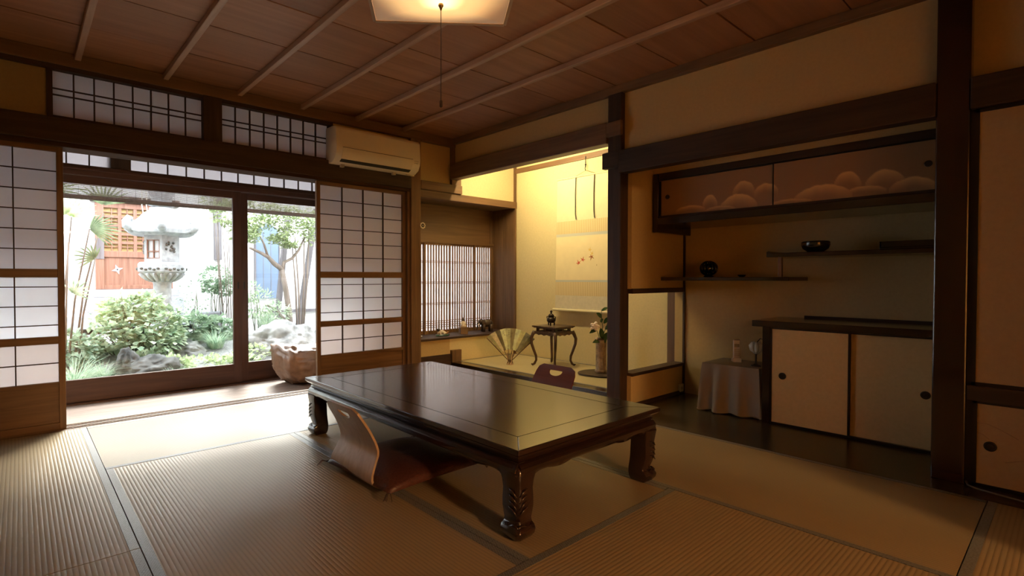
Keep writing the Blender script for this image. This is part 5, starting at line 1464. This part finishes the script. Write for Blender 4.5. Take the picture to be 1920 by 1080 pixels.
# ---- plants
def leafy(name, label, cat, loc, blobs, nleaf, size, mat, stemmat='stem_green', seed=1, group=None, droop=.3, slender=.38, stems=True):
    """blobs: (x, y, z, rx, ry, rz) relative to loc; leaves scattered on the shells of the blobs"""
    r = random.Random(seed); t = thing(name, label, cat, loc, 0, group)
    vs, fs = [], []
    tot = sum(b[3] * b[4] + b[4] * b[5] + b[3] * b[5] for b in blobs)
    for b in blobs:
        k = int(nleaf * (b[3] * b[4] + b[4] * b[5] + b[3] * b[5]) / tot)
        for _ in range(k):
            d = Vector((r.gauss(0, 1), r.gauss(0, 1), r.gauss(0, 1))).normalized(); f = r.uniform(.45, 1.0) ** .6
            p = Vector((b[0] + d.x * b[3] * f, b[1] + d.y * b[4] * f, b[2] + d.z * b[5] * f))
            ax = (d + Vector((r.uniform(-.8, .8), r.uniform(-.8, .8), r.uniform(-.5, .5) - droop))).normalized()
            nr = (Vector((r.uniform(-.6, .6), r.uniform(-.6, .6), 1)) - ax * ax.z).normalized(); sd = ax.cross(nr).normalized()
            L = size * r.uniform(.65, 1.3); w = L * slender
            i0 = len(vs)
            vs += [p, p + ax * L * .45 + sd * w + nr * L * .06, p + ax * L, p + ax * L * .45 - sd * w + nr * L * .06]
            fs += [(i0, i0 + 1, i0 + 2), (i0, i0 + 2, i0 + 3)]
    MB().add(vs, fs).build('foliage', mat, t, recalc=False)
    if stems:
        mb = MB()
        for b in blobs:
            for _ in range(3):
                e = Vector((b[0] + r.uniform(-.5, .5) * b[3], b[1] + r.uniform(-.5, .5) * b[4], b[2] + r.uniform(0, .5) * b[5])); s = Vector((b[0] * .5 + r.uniform(-.03, .03), b[1] * .5, 0))
                mb.tube([s, s.lerp(e, .5) + Vector((r.uniform(-.03, .03), r.uniform(-.03, .03), .03)), e], [.007, .005, .003], 5)
        mb.build('stems', stemmat, t, smooth=True)
    return t
leafy('leafy_shrub', 'large loose green shrub growing in front of the lantern', 'shrub', (.98, 6.80, gh(.98, 6.8)), [(0, 0, .30, .30, .26, .22), (-.22, -.05, .20, .20, .2, .16), (.25, 0, .26, .24, .22, .20), (-.05, .1, .46, .22, .18, .16), (.1, -.15, .12, .34, .2, .14), (-.34, .0, .36, .10, .1, .08), (.38, -.05, .40, .10, .1, .08), (-.15, 0, .60, .10, .1, .07), (.15, .05, .58, .12, .1, .07), (-.42, -.1, .12, .12, .12, .10)], 1500, .078, 'leaf_mid', seed=3)
leafy('leafy_shrub', 'pale yellow green shrub top behind the large loose shrub', 'shrub', (1.05, 7.02, gh(1.05, 7.0)), [(0, 0, .42, .26, .16, .17), (-.28, .05, .40, .14, .14, .12)], 620, .075, 'leaf_pale', seed=5)
leafy('leafy_shrub', 'dark green shrub at the foot of the lantern shaft', 'shrub', (1.62, 7.10, gh(1.6, 7.1)), [(0, 0, .14, .26, .20, .16), (.30, .0, .10, .24, .2, .14)], 900, .075, 'leaf_dark', seed=8)
leafy('ground_cover', 'low bright leafy ground cover along the glass door', 'ground cover', (1.52, 6.22, gh(1.5, 6.2)), [(0, 0, .03, .52, .24, .12), (-.32, .05, .06, .22, .2, .13), (.34, -.1, .03, .3, .2, .12)], 1700, .050, 'leaf_pale', seed=11, slender=.45, stems=False)
leafy('ground_cover', 'sparse bright ground cover below the big boulder', 'ground cover', (2.12, 6.42, gh(2.1, 6.4)), [(0, 0, .05, .26, .2, .10)], 420, .045, 'leaf_pale', seed=12, slender=.45, stems=False)
leafy('leafy_shrub', 'dark low foliage at the foot of the palm', 'shrub', (.36, 6.50, gh(.36, 6.5)), [(0, 0, .20, .20, .2, .16), (.10, .15, .12, .18, .2, .14)], 620, .070, 'leaf_dark', seed=15)
leafy('clipped_shrub', 'rounded grey green shrub against the white wall', 'shrub', (2.12, 7.95, gh(2.1, 7.9)), [(0, 0, .76, .22, .2, .16), (.12, 0, .62, .16, .16, .12), (-.08, 0, .64, .12, .12, .1)], 900, .045, 'leaf_dark', seed=17, slender=.45)
leafy('flowering_twigs', 'thin speckled twigs between the lantern and the clipped shrub', 'shrub', (1.78, 7.6, gh(1.8, 7.6)), [(0, 0, .52, .24, .18, .26), (-.05, 0, .30, .2, .2, .16)], 210, .035, 'leaf_dark', seed=19, slender=.45)
leafy('maple_sapling', 'pale leafy branch hanging at the top beside the glass door frame', 'tree', (2.22, 7.7, gh(2.2, 7.7)), [(0, 0, 1.66, .24, .2, .16), (.18, 0, 1.44, .18, .16, .18), (-.16, 0, 1.82, .2, .2, .12), (.12, 0, 1.92, .22, .2, .14)], 900, .060, 'leaf_tree', stemmat='bark', seed=21)
leafy('leafy_shrub', 'feathery grey green shrub left of the crooked tree', 'shrub', (2.52, 7.35, gh(2.5, 7.3)), [(0, 0, .40, .20, .18, .20), (.22, 0, .26, .2, .18, .16), (-.10, 0, .58, .10, .1, .14)], 760, .065, 'leaf_mid', seed=23, slender=.18)

def tuft(label, loc, n, L, mat, seed, spread=1.0):
    r = random.Random(seed); t = thing('grass_tuft', label, 'grass', loc); vs, fs = [], []
    for _ in range(n):
        a = r.uniform(0, 6.283); rad = r.uniform(0, .07) * spread; b = Vector((rad * math.cos(a), rad * math.sin(a), 0)); l = L * r.uniform(.6, 1.15)
        d = Vector((math.cos(a), math.sin(a), 0)); w = .0045; sd = Vector((-d.y, d.x, 0)) * w
        lean = r.uniform(.35, 1.0) * spread
        pts = [b + d * l * lean * .9 * u ** 1.7 + Vector((0, 0, l * (u - .55 * lean * u * u))) for u in (0, .33, .66, 1)]
        i0 = len(vs)
        for q, p in enumerate(pts): k = 1 - q / 3.4; vs += [p - sd * k, p + sd * k]
        for q in range(3): fs.append((i0 + 2 * q, i0 + 2 * q + 1, i0 + 2 * q + 3, i0 + 2 * q + 2))
    MB().add(vs, fs).build('blades', mat, t, recalc=False); return t
tuft('large drooping grass tuft in the corner by the left screen', (.36, 5.98, gh(.36, 5.98)), 420, .48, 'leaf_grass', 31, 1.25)
tuft('drooping grass tuft right of the furrowed rock', (1.20, 5.95, gh(1.2, 5.95)), 200, .26, 'leaf_grass', 32)
tuft('fine grass tuft behind the bright ground cover', (1.78, 6.75, gh(1.78, 6.75)), 260, .34, 'leaf_grass', 33, 1.2)
tuft('small grass tuft beside the dark upright stone', (.60, 6.15, gh(.6, 6.15)), 180, .26, 'leaf_grass', 34)
tuft('spiky grass tuft at the foot of the crooked tree', (2.55, 7.22, gh(2.55, 7.2) + .02), 220, .40, 'leaf_grass', 35)

# slender fan palm
pa = thing('fan_palm', 'slender fan palm with thin canes left of the lantern', 'palm', (.34, 6.42, gh(.34, 6.42)))
zb = gh(.34, 6.42)
def palmfan(c, dirv, L, nl, spread, mat):
    c = Vector(c); d = Vector(dirv).normalized(); sdv = d.cross(Vector((0, -1, .2))).normalized(); nr = sdv.cross(d).normalized()
    vs, fs = [], []
    for k in range(nl):
        a = -spread + 2 * spread * k / (nl - 1); ax = (d * math.cos(a) + sdv * math.sin(a)).normalized(); s = ax.cross(nr).normalized()
        l = L * (1 - .25 * abs(a) / spread) * rnd.uniform(.9, 1.05); w = .008
        pts = [c + ax * l * u - Vector((0, 0, .18 * l * u * u)) for u in (.03, .4, .75, 1)]
        i0 = len(vs)
        for q, p in enumerate(pts): kk = (.6, 1.2, .9, .1)[q]; vs += [p - s * w * kk, p + nr * .003, p + s * w * kk]
        for q in range(3): fs += [(i0 + 3 * q, i0 + 3 * q + 1, i0 + 3 * q + 4, i0 + 3 * q + 3), (i0 + 3 * q + 1, i0 + 3 * q + 2, i0 + 3 * q + 5, i0 + 3 * q + 4)]
    MB().add(vs, fs).build('fan_leaf', mat, pa, recalc=False)
canes = [((.0, 0), (.19, -.03, 1.44)), ((-.05, .05), (.05, .0, 1.55)), ((.05, .06), (.32, .10, 1.62)), ((-.02, -.06), (.02, -.05, 1.30)), ((.08, .0), (.24, .04, 1.15)), ((-.08, .02), (-.08, .0, 1.70))]
for (bx_, by_), tip in canes:
    MB().tube([(bx_, by_, 0), (bx_ * .6 + tip[0] * .35, by_, (tip[2] - zb) * .5), (tip[0], tip[1], tip[2] - zb)], [.011, .009, .006], 7).build('cane', 'bark', pa, smooth=True)
palmfan((.19, -.03, 1.44 - zb), (1, 0, .28), .30, 13, 1.0, 'leaf_palm')
palmfan((.05, .0, 1.55 - zb), (.3, 0, 1), .30, 12, 1.2, 'leaf_pale')
palmfan((.02, -.05, 1.58 - zb), (-.5, 0, .5), .28, 12, 1.2, 'leaf_pale')
palmfan((.32, .10, 1.70 - zb), (.1, 0, 1), .36, 13, 1.1, 'leaf_palm')
palmfan((.24, .04, 1.15 - zb), (-.6, 0, .5), .22, 10, 1.2, 'leaf_palm')
palmfan((-.08, .0, 1.80 - zb), (.4, 0, .8), .30, 12, 1.3, 'leaf_palm')
palmfan((.05, -.05, .80 - zb), (.3, 0, .4), .20, 9, 1.2, 'leaf_mid')

# crooked tree on the boulder
tr = thing('crooked_tree', 'crooked pale barked tree growing behind the boulder', 'tree', (2.98, 7.45, gh(2.98, 7.45) - .02))
zb = gh(2.98, 7.45) - .02
def br(pts, rads): MB().tube([(x - 2.98, y - 7.45, z - zb) for x, y, z in pts], rads, 9).build('branch', 'bark', tr, smooth=True)
MB().tube([(0, 0, 0), (-.02, 0, .35), (-.06, 0, .62), (-.115, 0, .90)], [.052, .042, .038, .036], 12).build('trunk', 'bark', tr, smooth=True)
br([(2.865, 7.45, 1.08), (2.75, 7.44, 1.16), (2.66, 7.42, 1.25), (2.55, 7.42, 1.31), (2.40, 7.40, 1.37)], [.036, .034, .028, .022, .014])
br([(2.66, 7.42, 1.24), (2.60, 7.40, 1.42), (2.50, 7.38, 1.60)], [.020, .014, .006])
br([(2.865, 7.45, 1.06), (2.90, 7.45, 1.18), (3.02, 7.46, 1.24), (3.12, 7.46, 1.36), (3.24, 7.48, 1.60)], [.026, .024, .022, .018, .010])
br([(2.96, 7.45, .30), (2.84, 7.40, .40), (2.74, 7.38, .52), (2.60, 7.36, .58)], [.026, .020, .016, .010])
for x0, x1, z1 in ((3.09, 3.02, 1.42), (3.13, 3.06, 1.55), (3.16, 3.20, 1.60), (3.18, 3.28, 1.72)):
    br([(x0, 7.45, gh(x0, 7.45) - .01), ((x0 + x1) / 2 + .015, 7.45, z1 * .55), (x1, 7.45, z1)], [.016, .013, .007])
r = random.Random(41); vs, fs = [], []
for b in [(2.52, 1.72, .24, .14), (2.72, 1.80, .26, .14), (2.92, 1.66, .24, .16), (3.12, 1.80, .26, .16), (3.28, 1.62, .16, .18), (2.82, 1.52, .20, .08), (3.02, 1.90, .3, .12), (2.45, 1.56, .12, .14), (3.34, 1.86, .22, .16), (2.62, 1.95, .35, .12), (2.98, 1.44, .12, .05)]:
    for _ in range(360):
        d = Vector((r.gauss(0, 1), r.gauss(0, 1), r.gauss(0, 1))).normalized() * r.uniform(.3, 1); p = Vector((b[0] - 2.98 + d.x * b[2], d.y * .28, b[1] - zb + d.z * b[3]))
        ax = Vector((r.uniform(-1, 1), r.uniform(-1, 1), r.uniform(-.6, .3))).normalized(); nr = Vector((r.uniform(-.5, .5), r.uniform(-.5, .5), 1)).normalized(); sd = ax.cross(nr).normalized(); L = r.uniform(.035, .06); i0 = len(vs)
        vs += [p, p + ax * L * .5 + sd * L * .35, p + ax * L, p + ax * L * .5 - sd * L * .35]; fs += [(i0, i0 + 1, i0 + 2), (i0, i0 + 2, i0 + 3)]
MB().add(vs, fs).build('crown', 'leaf_tree', tr, recalc=False)
def prop(label, a, b, r_):
    t = thing('timber_prop', label, 'prop', a); v = Vector(b) - Vector(a); u = v.normalized()
    s1 = u.cross(Vector((0, 1, 0))).normalized() * r_; s2 = u.cross(s1).normalized() * r_
    MB().loft([[s1 + s2, s1 - s2, -s1 - s2, -s1 + s2], [v + s1 + s2, v + s1 - s2, v - s1 - s2, v - s1 + s2]]).build('pole', 'grey_timber', t)
prop('thick slanting grey timber prop right of the crooked tree', (3.29, 7.9, gh(3.29, 7.9) - .02), (3.62, 7.95, 2.05), .036)
prop('slanting grey timber prop behind the crooked tree trunk', (3.02, 8.1, gh(3.02, 8.1) - .02), (3.24, 8.15, 2.0), .036)
